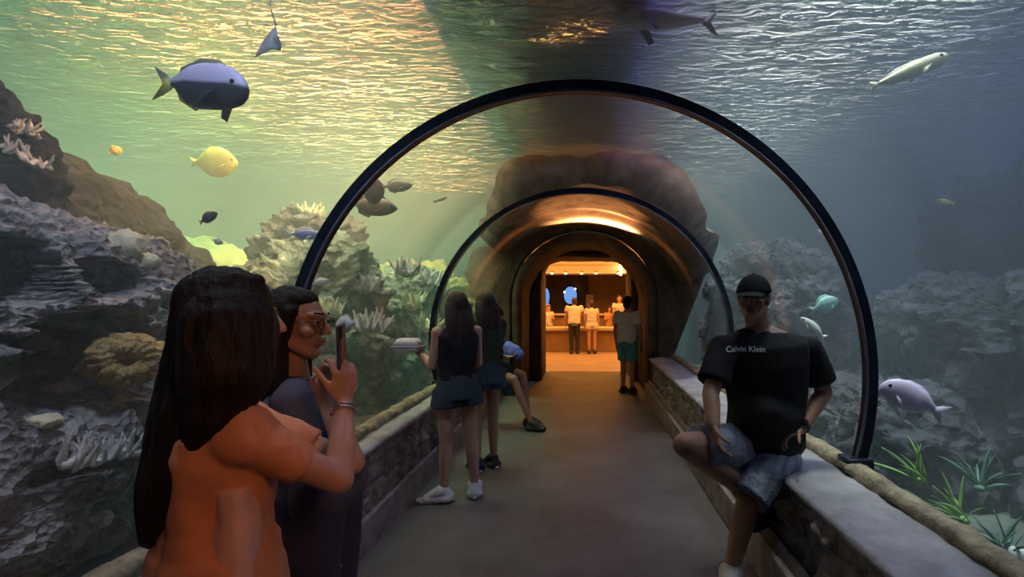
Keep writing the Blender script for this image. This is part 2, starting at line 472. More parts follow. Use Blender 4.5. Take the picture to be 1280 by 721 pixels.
# ---------------------------------------------------------------- tank
TX0, TX1, TY0, TY1, SZ = -10.0, 10.0, Y0, 10.5, 3.7
def wbox(name, lo, hi, m):
    mb = MB(); mb.box(lo, hi); tag(mb.build(name, m, smooth=False), kind='structure')
wbox('wall_tank_left', (TX0-0.2, TY0, -0.5), (TX0, TY1, 4.6), M['tankwall'])
wbox('wall_tank_right', (TX1, TY0, -0.5), (TX1+0.2, TY1, 4.6), M['tankwall'])
wbox('wall_rear', (TX0, TY0-0.2, -0.5), (TX1, TY0-0.001, 4.6), M['board'])
wbox('wall_end_left', (TX0, TY1, -0.5), (-1.3, TY1+0.17, 4.6), M['tankwall'])
wbox('wall_end_right', (1.42, TY1, -0.5), (TX1, TY1+0.17, 4.6), M['tankwall'])
wbox('wall_end_top', (-1.3, TY1, 2.75), (1.42, TY1+0.17, 4.6), M['tankwall'])

# water body (haze) with the tunnel cut out
def water():
    m = bpy.data.materials.new('tank_water'); m.use_nodes = True; nt = m.node_tree; nt.nodes.clear()
    out = nt.nodes.new('ShaderNodeOutputMaterial')
    sc_ = nt.nodes.new('ShaderNodeVolumeScatter'); sc_.inputs['Color'].default_value = (0.72, 0.88, 0.95, 1); sc_.inputs['Density'].default_value = WATER_D
    sc_.inputs['Anisotropy'].default_value = 0.25
    ab = nt.nodes.new('ShaderNodeVolumeAbsorption'); ab.inputs['Color'].default_value = (0.25, 0.75, 0.85, 1); ab.inputs['Density'].default_value = 0.05
    ad = nt.nodes.new('ShaderNodeAddShader')
    nt.links.new(sc_.outputs[0], ad.inputs[0]); nt.links.new(ab.outputs[0], ad.inputs[1]); nt.links.new(ad.outputs[0], out.inputs['Volume'])
    a = arc(R+0.052, n=48)
    prof = [(TX0+0.01, -0.3), (a[-1][0], -0.3)]+a[::-1]+[(a[0][0], -0.3), (TX1-0.01, -0.3), (TX1-0.01, SZ-0.03), (TX0+0.01, SZ-0.03)]
    o = extrude_profile(prof, TY0+0.01, TY1-0.01).build('tank_water', m, smooth=False)
    tag(o, kind='structure')
WATER_D = 0.085
water()

def surface():
    m = bpy.data.materials.new('water_surface'); m.use_nodes = True; nt = m.node_tree; nt.nodes.clear()
    out = nt.nodes.new('ShaderNodeOutputMaterial')
    tl = nt.nodes.new('ShaderNodeBsdfTranslucent'); tl.inputs[0].default_value = (0.9, 0.95, 0.9, 1)
    tr = nt.nodes.new('ShaderNodeBsdfTransparent'); tr.inputs[0].default_value = (0.85, 0.95, 0.95, 1)
    gl = nt.nodes.new('ShaderNodeBsdfGlossy'); gl.inputs['Roughness'].default_value = 0.12; gl.inputs[0].default_value = (0.8, 0.9, 0.9, 1)
    tc = nt.nodes.new('ShaderNodeTexCoord'); mp = nt.nodes.new('ShaderNodeMapping'); mp.inputs['Scale'].default_value = (0.6, 1.5, 1)
    n = nt.nodes.new('ShaderNodeTexNoise'); n.inputs['Scale'].default_value = 8.5; n.inputs['Detail'].default_value = 4; n.inputs['Distortion'].default_value = 0.8
    bp = nt.nodes.new('ShaderNodeBump'); bp.inputs['Strength'].default_value = 1.0; bp.inputs['Distance'].default_value = 0.045
    nt.links.new(tc.outputs['Object'], mp.inputs[0]); nt.links.new(mp.outputs[0], n.inputs['Vector']); nt.links.new(n.outputs['Fac'], bp.inputs['Height'])
    for q in (tl, gl): nt.links.new(bp.outputs[0], q.inputs['Normal'])
    lw = nt.nodes.new('ShaderNodeFresnel'); lw.inputs['IOR'].default_value = 1.33; nt.links.new(bp.outputs[0], lw.inputs['Normal'])
    m1 = nt.nodes.new('ShaderNodeMixShader'); m1.inputs[0].default_value = 0.62
    m2 = nt.nodes.new('ShaderNodeMixShader')
    nt.links.new(tr.outputs[0], m1.inputs[1]); nt.links.new(tl.outputs[0], m1.inputs[2])
    nt.links.new(lw.outputs[0], m2.inputs[0]); nt.links.new(m1.outputs[0], m2.inputs[1]); nt.links.new(gl.outputs[0], m2.inputs[2])
    nt.links.new(m2.outputs[0], out.inputs['Surface'])
    nx, ny = 220, 200; v = []; f = []
    for i in range(nx+1):
        x = TX0+(TX1-TX0)*i/nx
        for j in range(ny+1):
            y = TY0+(TY1-TY0)*j/ny
            z = SZ+0.02*noise.noise(Vector((x*0.9, y*2.4, 0)))+0.018*noise.noise(Vector((x*2.6, y*5.0, 5)))
            v.append((x, y, z))
    for i in range(nx):
        for j in range(ny):
            a = i*(ny+1)+j; f.append((a, a+ny+1, a+ny+2, a+1))
    mb = MB(); mb.add(v, f); me = mb.mesh('s')
    o = link('water_surface', me, m); tag(o, kind='structure')
surface()
wbox('ceiling_shade_board', (-1.02, TY0, SZ+0.12), (0.50, TY1, SZ+0.2), M['board'])  # made-up board: keeps lamplight off the water to form the dark band

def seabed():
    for name, x0, x1 in (('ground_left', TX0, -1.55), ('ground_right', 1.49, TX1)):
        nx, ny = 80, 90; v = []; f = []
        for i in range(nx+1):
            x = x0+(x1-x0)*i/nx
            for j in range(ny+1):
                y = TY0+(TY1-TY0)*j/ny
                v.append((x, y, 0.12+0.16*fbm(Vector((x*0.6, y*0.6, 1)), 4)))
        for i in range(nx):
            for j in range(ny):
                a = i*(ny+1)+j; f.append((a, a+ny+1, a+ny+2, a+1))
        n = len(v)
        mb = MB(); mb.add(v, f); tag(link(name, mb.mesh(name), M['sand']), kind='structure')
seabed()
# ---------------------------------------------------------------- reef
M['rock'] = mat('grey_reef_rock', (0.17, 0.165, 0.19), (0.48, 0.47, 0.50), rough=0.9, scale=5, bump=0.9, bscale=16, c3=(0.62, 0.6, 0.6))
def pits(m, sc1=26, depth=0.03):
    nt = m.node_tree; b = nt.nodes['Principled BSDF']
    tc = nt.nodes.new('ShaderNodeTexCoord'); vo = nt.nodes.new('ShaderNodeTexVoronoi'); vo.inputs['Scale'].default_value = sc1
    ns = nt.nodes.new('ShaderNodeTexNoise'); ns.inputs['Scale'].default_value = sc1*0.5; ns.inputs['Detail'].default_value = 6; ns.inputs['Distortion'].default_value = 1.5
    mx = nt.nodes.new('ShaderNodeMath'); mx.operation = 'ADD'
    bp = nt.nodes.new('ShaderNodeBump'); bp.inputs['Strength'].default_value = 1.0; bp.inputs['Distance'].default_value = depth
    nt.links.new(tc.outputs['Object'], vo.inputs['Vector']); nt.links.new(tc.outputs['Object'], ns.inputs['Vector'])
    nt.links.new(vo.outputs['Distance'], mx.inputs[0]); nt.links.new(ns.outputs['Fac'], mx.inputs[1]); nt.links.new(mx.outputs[0], bp.inputs['Height'])
    old = b.inputs['Normal'].links[0].from_socket
    nt.links.new(old, bp.inputs['Normal']); nt.links.new(bp.outputs[0], b.inputs['Normal'])
pits(M['rock'], 22, 0.045)
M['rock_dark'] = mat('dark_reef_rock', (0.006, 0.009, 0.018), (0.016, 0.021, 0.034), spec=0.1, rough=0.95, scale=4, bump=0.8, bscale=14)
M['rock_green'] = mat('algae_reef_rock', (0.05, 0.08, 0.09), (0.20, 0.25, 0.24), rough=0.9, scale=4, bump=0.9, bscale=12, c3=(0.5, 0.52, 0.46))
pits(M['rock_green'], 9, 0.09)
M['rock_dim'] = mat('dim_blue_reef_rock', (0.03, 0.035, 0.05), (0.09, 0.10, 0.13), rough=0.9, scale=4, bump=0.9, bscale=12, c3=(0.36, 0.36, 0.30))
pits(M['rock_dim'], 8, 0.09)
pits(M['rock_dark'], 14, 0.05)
M['rock_yellow'] = mat('painted_sunlit_rock', (0.08, 0.11, 0.04), (0.30, 0.31, 0.12), rough=0.9, scale=3, bump=0.8, bscale=12)  # yellow light on the far rocks put into their base colour
M['rock_brown'] = mat('brown_reef_rock', (0.13, 0.09, 0.07), (0.38, 0.26, 0.19), rough=0.7, scale=5, bump=0.8, bscale=10, spec=0.6, stretch=(1, 2, 1))
M['white_coral'] = mat('white_coral', (0.75, 0.76, 0.80), (0.88, 0.88, 0.9), rough=0.8, scale=30, bump=0.3, bscale=60)
M['cream_coral'] = mat('cream_coral', (0.78, 0.74, 0.50), (0.9, 0.86, 0.66), rough=0.8, scale=14, bump=0.5, bscale=40)
M['ochre_coral'] = mat('ochre_coral', (0.30, 0.20, 0.08), (0.55, 0.40, 0.18), rough=0.85, scale=25, bump=0.9, bscale=60)
M['pale_coral'] = mat('pale_coral', (0.45, 0.42, 0.48), (0.68, 0.66, 0.70), rough=0.85, scale=20, bump=0.8, bscale=50)
M['green_plant'] = mat('green_plant', (0.10, 0.26, 0.07), (0.26, 0.46, 0.16), rough=0.6, scale=4)
M['teal_plant'] = mat('teal_plant', (0.05, 0.14, 0.11), (0.10, 0.24, 0.18), rough=0.6, scale=4)

def rock(name, label, c, r, m, seed, amp=0.22, freq=1.1, sub=5, sq=0.75, holes=(), strata=0.0, cat='rock', kind=None, group=None, fine=0.05):
    "reef rock: a superellipsoid pushed about by layered noise; holes = (centre, radius, depth)"
    bm = bmesh.new(); bmesh.ops.create_icosphere(bm, subdivisions=sub, radius=1.0)
    c = Vector(c); r = Vector(r); sd = Vector((seed*7.13, seed*3.7, seed*1.9)); rm = min(r)
    bm.normal_update()
    for v in bm.verts:
        d = v.co.normalized()
        q = Vector([math.copysign(abs(t)**sq, t) for t in d])
        L = (abs(q.x)**2.6+abs(q.y)**2.6+abs(q.z)**2.6)**(1/2.6)
        q = q/L
        p = Vector((q.x*r.x, q.y*r.y, q.z*r.z))
        n = Vector((d.x/r.x, d.y/r.y, d.z/r.z)).normalized()
        w = c+p
        h = amp*fbm(w*freq+sd, 5, 0.6)+fine*(ridged(w*freq*4+sd, 4)-1)
        if strata: h += strata*math.sin(w.z*16+3*noise.noise(w*1.5+sd))
        w = w+n*h
        for (hc, hr, hd) in holes:
            hc = Vector(hc); dd = w-hc; k = math.sqrt((dd.x/1.6/hr[0])**2+(dd.y/hr[0])**2+(dd.z/hr[1])**2)
            k *= 1+0.25*noise.noise(w*4+sd)
            if k < 1: w = w-Vector((math.copysign(1, -c.x if abs(c.x) > 1 else 1)*hd*(1-k**3), 0, 0)) if c.x > 0 else w+Vector((-hd*(1-k**3), 0, 0))
        v.co = w-c
    me = bpy.data.meshes.new(name); bm.to_mesh(me); bm.free()
    o = link(name, me, m); o.location = c
    tag(o, label, cat, group, kind)
    return o

def face(px, py, X=-2.35):
    Y = F*X/(px-730); return Vector((X, Y, EYE-(py-375)*Y/F))
hol = []
for px, py, ry, rz, dp in ((18, 335, 0.24, 0.16, 0.8), (157, 346, 0.20, 0.10, 0.8), (125, 450, 0.42, 0.26, 0.9), (80, 492, 0.16, 0.11, 0.5), (115, 575, 0.42, 0.05, 0.2)):
    hol.append((face(px, py), (ry, rz), dp))
big_reef = rock('reef_rock', 'huge pale grey pitted reef rock with dark hollows close beyond the left glass', (-3.05, 1.65, 0.97), (0.78, 2.45, 1.08), M['rock'], 3, amp=0.08, freq=1.8, sub=7, sq=0.45, holes=hol, fine=0.055)
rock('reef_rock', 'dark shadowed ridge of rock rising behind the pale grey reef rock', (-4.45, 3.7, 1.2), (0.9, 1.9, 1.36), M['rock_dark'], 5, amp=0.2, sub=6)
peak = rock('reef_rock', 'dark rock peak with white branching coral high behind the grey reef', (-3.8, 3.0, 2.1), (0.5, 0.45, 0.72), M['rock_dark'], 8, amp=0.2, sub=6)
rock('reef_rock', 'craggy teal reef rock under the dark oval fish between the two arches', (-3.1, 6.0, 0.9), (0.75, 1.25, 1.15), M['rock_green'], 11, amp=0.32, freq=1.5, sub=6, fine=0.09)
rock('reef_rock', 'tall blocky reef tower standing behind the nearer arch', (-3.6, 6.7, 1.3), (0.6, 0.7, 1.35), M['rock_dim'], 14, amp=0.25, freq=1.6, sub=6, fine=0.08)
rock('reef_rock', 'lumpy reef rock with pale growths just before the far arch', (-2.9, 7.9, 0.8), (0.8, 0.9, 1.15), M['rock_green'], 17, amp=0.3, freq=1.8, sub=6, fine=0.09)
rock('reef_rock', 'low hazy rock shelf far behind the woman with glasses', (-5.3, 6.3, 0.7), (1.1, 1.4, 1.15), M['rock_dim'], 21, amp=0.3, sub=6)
rock('reef_rock', 'yellow-green rock mound with a painted sunlit tone in the far left haze', (-6.4, 7.6, 1.1), (1.5, 1.3, 1.35), M['rock_yellow'], 25, amp=0.3, sub=5)
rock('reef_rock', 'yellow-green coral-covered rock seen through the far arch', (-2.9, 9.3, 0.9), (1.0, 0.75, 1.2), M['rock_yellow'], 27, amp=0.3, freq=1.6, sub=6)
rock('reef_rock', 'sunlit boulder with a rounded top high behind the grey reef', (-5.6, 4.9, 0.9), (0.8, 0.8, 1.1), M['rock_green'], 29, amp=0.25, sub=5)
# right side
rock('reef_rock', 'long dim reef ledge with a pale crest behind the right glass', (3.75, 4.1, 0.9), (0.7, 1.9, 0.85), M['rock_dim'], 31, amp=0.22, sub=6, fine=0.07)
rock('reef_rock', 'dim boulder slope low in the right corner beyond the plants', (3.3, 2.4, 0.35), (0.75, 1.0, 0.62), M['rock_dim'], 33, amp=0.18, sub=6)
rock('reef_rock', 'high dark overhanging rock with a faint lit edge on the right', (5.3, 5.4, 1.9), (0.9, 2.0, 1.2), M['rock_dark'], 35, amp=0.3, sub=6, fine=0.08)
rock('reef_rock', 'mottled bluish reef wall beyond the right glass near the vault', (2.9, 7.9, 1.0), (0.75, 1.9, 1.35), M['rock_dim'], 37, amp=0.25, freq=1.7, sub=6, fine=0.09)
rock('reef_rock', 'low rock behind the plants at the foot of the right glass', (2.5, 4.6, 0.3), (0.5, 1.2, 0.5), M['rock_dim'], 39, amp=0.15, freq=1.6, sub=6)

# brown rock arch hugging the last stretch of tunnel, seen through the acrylic
def arch_rock():
    v = []; f = []
    na, ny = 120, 60; t0, t1 = math.radians(24), math.radians(138)
    ys = [5.75+2.2*j/ny for j in range(ny+1)]
    def pt(a, y, out):
        edge = 1.5*max(0, 1-min(a-t0, t1-a)/0.55)**2+0.25*noise.noise(Vector((a*2.5, 1, 3)))
        yy = 5.7+edge+(8.05-5.7-edge)*(y-5.75)/2.2
        w = Vector((math.cos(a), yy, math.sin(a)))
        r = 1.66+0.05*fbm(Vector((a*2.0, yy*2.2, 2)), 4)+0.035*math.sin(yy*9+3*noise.noise(Vector((a*1.5, yy, 0))))
        r += 0.10*max(0, noise.noise(Vector((a*3, yy*1.3, 7))))
        if out: r = 2.05+0.2*fbm(Vector((a*2, yy, 5)), 3)
        r += 0.0
        return (CX+r*math.cos(a), yy, CZ+r*math.sin(a))
    def grid(out):
        n0 = len(v)
        for i in range(na+1):
            a = t0+(t1-t0)*i/na
            for j in range(ny+1): v.append(pt(a, ys[j], out))
        return n0
    g0 = grid(False); g1 = grid(True); k = ny+1
    for i in range(na):
        for j in range(ny):
            a = i*k+j; f.append((g0+a, g0+a+1, g0+a+k+1, g0+a+k)); f.append((g1+a, g1+a+k, g1+a+k+1, g1+a+1))
        for j in (0, ny):
            a = i*k+j; f.append((g0+a, g0+a+k, g1+a+k, g1+a) if j == 0 else (g0+a, g1+a, g1+a+k, g0+a+k))
    for i in (0, na):
        for j in range(ny):
            a = i*k+j; f.append((g0+a, g1+a, g1+a+1, g0+a+1) if i == 0 else (g0+a, g0+a+1, g1+a+1, g1+a))
    mb = MB(); mb.add(v, f)
    tag(mb.build('rock_arch', M['rock_brown']), 'orange-lit streaked brown rock vault curving over the end of the tunnel', 'rock')
arch_rock()

# corals
def staghorn(name, label, base, ux, n, hgt, m, seed, spread=0.4, r=0.012, lean=(0.2, 0, 1), group=None, depth=0.08):
    "a row of tapering forked fingers growing from a common root"
    rnd = random.Random(seed); mb = MB(); base = Vector(base); ux = Vector(ux)
    pts = [base+ux*(i/8-0.5)+Vector((0, 0, 0.02*math.sin(i*2.1))) for i in range(9)]
    mb.tube(pts, r*2.2, 10)
    for i in range(n):
        t = rnd.uniform(-0.5, 0.5)
        p = base+ux*t+Vector((rnd.uniform(-1, 1)*depth, 0, rnd.uniform(-0.02, 0.02)))
        d = (Vector(lean)+Vector((rnd.uniform(-1, 1), rnd.uniform(-1, 1), rnd.uniform(-.3, .6)))*spread).normalized()
        L = hgt*rnd.uniform(0.6, 1.1)
        q = p+d*L*0.5; e = q+(d+Vector((0, 0, 0.35))).normalized()*L*0.5
        mb.limb(p, q, r*1.2, r, n=8); mb.limb(q, e, r, r*0.45, n=8)
        if rnd.random() < 0.7:
            d2 = (d+Vector((rnd.uniform(-1, 1), rnd.uniform(-1, 1), 0))*0.7).normalized()
            mb.limb(p+d*L*0.35, p+d*L*0.35+d2*L*0.4, r*0.8, r*0.4, n=8)
    return tag(mb.build(name, m), label, 'coral', group)
_bvh = {}
def surf_x(px, py, obj):
    "point where the ray of a pixel meets an object"
    if obj.name not in _bvh: _bvh[obj.name] = BVHTree.FromPolygons([obj.location+v.co for v in obj.data.vertices], [tuple(p.vertices) for p in obj.data.polygons])
    bvh = _bvh[obj.name]
    d = P(px, py, 1.0)-Vector((0, 0, EYE)); d = d.normalized()
    h = bvh.ray_cast(Vector((0, 0, EYE)), d)
    return h[0]
def hit(px, py, default=None, o=big_reef):
    h = surf_x(px, py, o)
    return h if h is not None else (default or face(px, py))
a = hit(45, 580); b = hit(186, 552); 
staghorn('staghorn_coral', 'bright white staghorn coral fringe low on the grey reef beside the orange shirt', (a+b)/2+Vector((0.11, 0, -0.01)), b-a, 85, 0.12, M['white_coral'], 4, 0.5, 0.0085, lean=(0.5, 0, 1), depth=0.05)
for px, py, lb, s in ((18, 190, 'white finger coral tuft on the dark peak at the top left corner', 1), (45, 205, 'small white finger coral tuft to the right of the corner tuft', 2), (30, 165, 'pale finger coral tuft topmost on the dark peak', 3)):
    p = hit(px, py, P(px, py, 2.9), peak)
    staghorn('finger_coral', lb, p, (0.0, 0.16, 0.0), 13, 0.075, M['white_coral'], 40+s, 0.9, 0.008, depth=0.04)

def lump_coral(name, label, c, r, m, seed, amp=0.25, freq=9, sub=4, hole=False):
    bm = bmesh.new(); bmesh.ops.create_icosphere(bm, subdivisions=sub, radius=1.0); c = Vector(c)
    for v in bm.verts:
        d = v.co.normalized(); w = Vector((d.x*r[0], d.y*r[1], d.z*r[2]))
        k = 1+amp*fbm(w*freq+Vector((seed, 0, 0)), 4)+0.05*math.sin(40*noise.noise(w*4))
        if hole:
            ax = Vector((0.72, -0.69, 0.0)); q = math.sqrt(max(0, 1-max(0, d.dot(ax))**2))
            if d.dot(ax) > 0: k *= 1-0.7*math.exp(-(q/0.42)**2)
        v.co = w*k
    me = bpy.data.meshes.new(name); bm.to_mesh(me); bm.free(); o = link(name, me, m); o.location = c
    return tag(o, label, 'coral')
p = hit(160, 306); lump_coral('mound_coral', 'smooth cream coral head on the grey reef above the narrow dark hollow', p+Vector((-0.02, 0, 0)), (0.085, 0.085, 0.085), M['cream_coral'], 3)
p = hit(184, 326); lump_coral('mound_coral', 'small cream coral knob just below the smooth cream coral head', p, (0.06, 0.06, 0.05), M['cream_coral'], 6)
p = P(157, 450, 2.58); lump_coral('cup_coral', 'round ochre-brown coral ring with a sunken middle inside the large hollow', p, (0.17, 0.17, 0.135), M['ochre_coral'], 9, amp=0.15, freq=14, hole=True, sub=5)
p = hit(92, 482); lump_coral('mound_coral', 'lilac crusty coral patch left of the ochre coral ring', p, (0.07, 0.11, 0.05), M['pale_coral'], 12, amp=0.45, freq=16)
p = hit(56, 527); lump_coral('mound_coral', 'thin greenish-white coral plate above the white staghorn fringe', p, (0.05, 0.08, 0.03), M['cream_coral'], 15, amp=0.35, freq=14)
p = hit(62, 425); lump_coral('mound_coral', 'faint pale coral patch at the upper left rim of the large hollow', p, (0.05, 0.09, 0.04), M['pale_coral'], 18, amp=0.5, freq=16)
p = hit(122, 650); lump_coral('mound_coral', 'pale crust coral low on the reef below the staghorn fringe', p, (0.05, 0.07, 0.03), M['pale_coral'], 21, amp=0.5, freq=16)
# bush corals further along the left reef
for k, (px, py, Y, s, lb) in enumerate(((410, 382, 5.0, 0.20, 'pale bushy coral behind the raised phone'), (468, 398, 5.2, 0.22, 'pale branching coral on the teal reef left of the white box'),
        (515, 372, 6.6, 0.22, 'grey branching coral halfway up the teal reef'), (508, 330, 6.4, 0.24, 'knobbly coral near the top of the teal reef'),
        (385, 262, 6.6, 0.17, 'spiky coral crown against the yellow haze left of the arch'), (540, 345, 7.4, 0.22, 'branching coral beside the far arch foot'),
        (535, 400, 6.8, 0.22, 'pale coral tuft low beside the far arch'), (455, 350, 5.6, 0.2, 'dim coral tuft in the middle of the teal reef'))):
    p = P(px, py, Y)
    staghorn('bush_coral', lb, p-Vector((0, 0, s*0.5)), (0, s*1.2, 0), 34, s*0.9, M['pale_coral'] if k % 2 else M['cream_coral'], 60+k, 0.9, 0.017, depth=0.12)

# plants on the right
def blades(name, label, base, n, L, m, seed, lean):
    rnd = random.Random(seed); mb = MB()
    mb.ell(base, (0.03, 0.03, 0.02))
    for i in range(n):
        b = Vector(base)+Vector((rnd.uniform(-.025, .025), rnd.uniform(-.025, .025), 0)); d = (Vector(lean)+Vector((rnd.uniform(-1, 1), rnd.uniform(-1, 1), rnd.uniform(-.4, .8)))*0.7).normalized()
        w = rnd.uniform(0.006, 0.014); l = L*rnd.uniform(0.35, 0.8); side = d.cross(Vector((rnd.uniform(-1, 1), rnd.uniform(-1, 1), 0.2))).normalized(); up = d.cross(side)
        rr = []
        for k in range(7):
            t = k/6; c = b+d*l*t+Vector((0, 0, -0.25*l*t*t)); ww = w*math.sin(math.pi*(0.12+0.86*t))
            rr.append([c+side*ww, c+up*0.003, c-side*ww, c-up*0.003])
        mb.rings(rr)
    return tag(mb.build(name, m), label, 'plant')
blades('water_plant', 'bright green strap-leaved water plant below the lilac fish', P(1150, 600, 2.75), 12, 0.45, M['green_plant'], 1, (-0.5, 0, 0.6))
blades('water_plant', 'green strap-leaved water plant low on the right, nearer the rock lip', P(1205, 650, 2.6), 14, 0.42, M['green_plant'], 2, (-0.4, 0.2, 0.5))
blades('water_plant', 'dull teal leafy plant right of the bright green plant', P(1225, 610, 3.0), 15, 0.42, M['teal_plant'], 3, (0.2, 0, 0.7))
blades('water_plant', 'dull teal leafy plant in the bottom right corner', P(1255, 690, 2.6), 15, 0.38, M['teal_plant'], 4, (0.1, 0, 0.7))
# ---------------------------------------------------------------- fish
def fish_mat(name, top, low, split=0.0, soft=0.02, rough=0.4, axis=2):
    "countershaded skin: back colour above, belly colour below (a marking of the fish itself)"
    m, nt, b = new_mat(name)
    tc = nt.nodes.new('ShaderNodeTexCoord'); sp = nt.nodes.new('ShaderNodeSeparateXYZ'); nz = nt.nodes.new('ShaderNodeTexNoise')
    nz.inputs['Scale'].default_value = 14
    mr = nt.nodes.new('ShaderNodeMapRange'); mr.inputs[1].default_value = split-soft; mr.inputs[2].default_value = split+soft
    ad = nt.nodes.new('ShaderNodeMath'); ad.operation = 'MULTIPLY_ADD'; ad.inputs[1].default_value = soft*1.5; 
    mx = nt.nodes.new('ShaderNodeMix'); mx.data_type = 'RGBA'
    nt.links.new(tc.outputs['Object'], sp.inputs[0]); nt.links.new(tc.outputs['Object'], nz.inputs['Vector'])
    nt.links.new(nz.outputs['Fac'], ad.inputs[0]); nt.links.new(sp.outputs[axis], ad.inputs[2]); nt.links.new(ad.outputs[0], mr.inputs[0])
    nt.links.new(mr.outputs[0], mx.inputs[0]); mx.inputs[6].default_value = (*low, 1); mx.inputs[7].default_value = (*top, 1)
    nt.links.new(mx.outputs[2], b.inputs['Base Color']); b.inputs['Roughness'].default_value = rough
    return m

def fin(mb, pts, th):
    "thin closed blade from an outline in the local x-z plane (given as 3-D points), thicker in the middle"
    n = len(pts); c = sum((Vector(p) for p in pts), Vector())/n
    nrm = Vector((0, 0, 0))
    for i in range(n): nrm += (Vector(pts[i])-c).cross(Vector(pts[(i+1) % n])-c)
    nrm.normalize()
    v = [Vector(p)+nrm*th*0.3 for p in pts]+[Vector(p)-nrm*th*0.3 for p in pts]+[c+nrm*th, c-nrm*th]; f = []
    for i in range(n):
        j = (i+1) % n
        f += [(i, j, 2*n), (n+j, n+i, 2*n+1), (j, i, n+i, n+j)]
    mb.add(v, f)

def fish(label, pos, L, depth, width, yaw, pitch, body_m, fin_m, prof=None, tail=0.22, tail_h=0.3, dorsal=0.12, pect=0.12, eye=True, group=None, name='fish', roll=0, belly_fin=0.1, tail_cut=0.4, pect_m=None):
    """local frame: +x nose. L length nose to tail root; depth, width full sizes"""
    root = empty(name, pos, label, 'fish', group)
    Mx = Matrix.Rotation(math.radians(yaw), 4, 'Z') @ Matrix.Rotation(-math.radians(pitch), 4, 'Y') @ Matrix.Rotation(math.radians(roll), 4, 'X')
    root.rotation_euler = Mx.to_euler()
    prof = prof or [(0.5, 0.05, 0), (0.47, 0.22, 0), (0.40, 0.48, 0), (0.28, 0.78, 0), (0.12, 0.97, 0), (-0.05, 1.0, 0), (-0.22, 0.86, 0), (-0.36, 0.52, 0), (-0.45, 0.26, 0), (-0.5, 0.18, 0)]
    # refine the profile
    xs = [p[0] for p in prof][::-1]; hs = [p[1] for p in prof][::-1]; os_ = [p[2] for p in prof][::-1]
    X = np.linspace(-0.5, 0.5, 33); X = np.sign(X)*0.5*(1-(1-np.abs(X)*2)**1.3)
    rr = []
    for x in X:
        h = np.interp(x, xs, hs); o = np.interp(x, xs, os_)
        w_ = min(1, h*1.1)**0.9
        rr.append([Vector((x*L, math.sin(t)*width/2*w_, math.cos(t)*depth/2*h+o*depth)) for t in [2*math.pi*k/20 for k in range(20)]])
    def mk(nm, mb, m, parent=root):
        me = mb.mesh(nm); bm = bmesh.new(); bm.from_mesh(me); bmesh.ops.recalc_face_normals(bm, faces=bm.faces); bm.to_mesh(me); bm.free()
        me.materials.append(m); me.polygons.foreach_set('use_smooth', [True]*len(me.polygons))
        o = bpy.data.objects.new(nm, me); col.objects.link(o); o.parent = parent; return o
    mb = MB(); mb.rings(rr); mk('body', mb, body_m)
    H = depth
    mb = MB(); tx = -0.5*L; tl = tail*L; th = tail_h*L
    fin(mb, [(tx+0.02*L, 0, 0.08*H), (tx-tl*0.4, 0, th*0.35), (tx-tl, 0, th*0.55), (tx-tl*(1-tail_cut), 0, 0), (tx-tl, 0, -th*0.55), (tx-tl*0.4, 0, -th*0.35), (tx+0.02*L, 0, -0.08*H)], width*0.06)
    mk('tail_fin', mb, fin_m)
    if dorsal:
        mb = MB(); d = dorsal*L
        up = lambda x: np.interp(x, xs, hs)*H/2*0.94+np.interp(x, xs, os_)*H
        fin(mb, [(0.25*L, 0, up(0.25)), (0.1*L, 0, up(0.1)+d*0.7), (-0.15*L, 0, up(-0.15)+d), (-0.40*L, 0, up(-0.4)+d*0.8), (-0.42*L, 0, up(-0.42)*0.9), (-0.2*L, 0, up(-0.2)*0.9), (0.05*L, 0, up(0.05)*0.9)], width*0.05)
        mk('dorsal_fin', mb, fin_m)
        dn = lambda x: -np.interp(x, xs, hs)*H/2*0.94+np.interp(x, xs, os_)*H
        mb = MB()
        fin(mb, [(-0.05*L, 0, dn(-0.05)*0.9), (-0.15*L, 0, dn(-0.15)-d*0.7), (-0.38*L, 0, dn(-0.38)-d*0.8), (-0.42*L, 0, dn(-0.42)*0.9), (-0.2*L, 0, dn(-0.2)*0.85)], width*0.05)
        mk('anal_fin', mb, fin_m)
    if pect:
        for s in (1, -1):
            mb = MB(); q = pect*L
            y = s*width*0.42
            fin(mb, [(0.22*L, y, -0.05*H), (0.15*L, y+s*q*0.35, -0.12*H-q*0.3), (0.05*L, y+s*q*0.5, -0.12*H-q), (0.0, y+s*q*0.35, -0.10*H-q*0.9), (0.10*L, y, -0.14*H)], width*0.04)
            mk('pectoral_fin', mb, pect_m or fin_m)
    if eye:
        for s in (1, -1):
            e = MB(); hx = 0.36; r = 0.022*L+0.004
            e.ell((hx*L, s*width/2*min(1, np.interp(hx, xs, hs)*1.1)*0.88, 0.10*H*np.interp(hx, xs, hs)+0.0), (r, r*0.6, r)); mk('eye', e, M['fish_eye'])
    return root
M['fish_eye'] = mat('fish_eye', (0.01, 0.01, 0.012), rough=0.1)
M['lav'] = fish_mat('lavender_back', (0.66, 0.64, 1.0), (0.03, 0.036, 0.07), 0.015, 0.01)
M['lilac'] = fish_mat('lilac_skin', (0.72, 0.62, 0.92), (0.50, 0.42, 0.66), -0.06, 0.04)
M['yellow_fin'] = fish_mat('yellow_fin', (0.16, 0.16, 0.12), (0.95, 0.85, 0.2), 0.035, 0.02)
M['dark_skin'] = mat('dark_fish_skin', (0.05, 0.06, 0.08), (0.12, 0.14, 0.16), rough=0.45, scale=20)
M['grey_skin'] = mat('grey_fish_skin', (0.20, 0.22, 0.23), (0.30, 0.32, 0.33), rough=0.45, scale=10)
M['blue_skin'] = mat('blue_fish_skin', (0.10, 0.22, 0.75), (0.18, 0.32, 0.9), rough=0.4, scale=10)
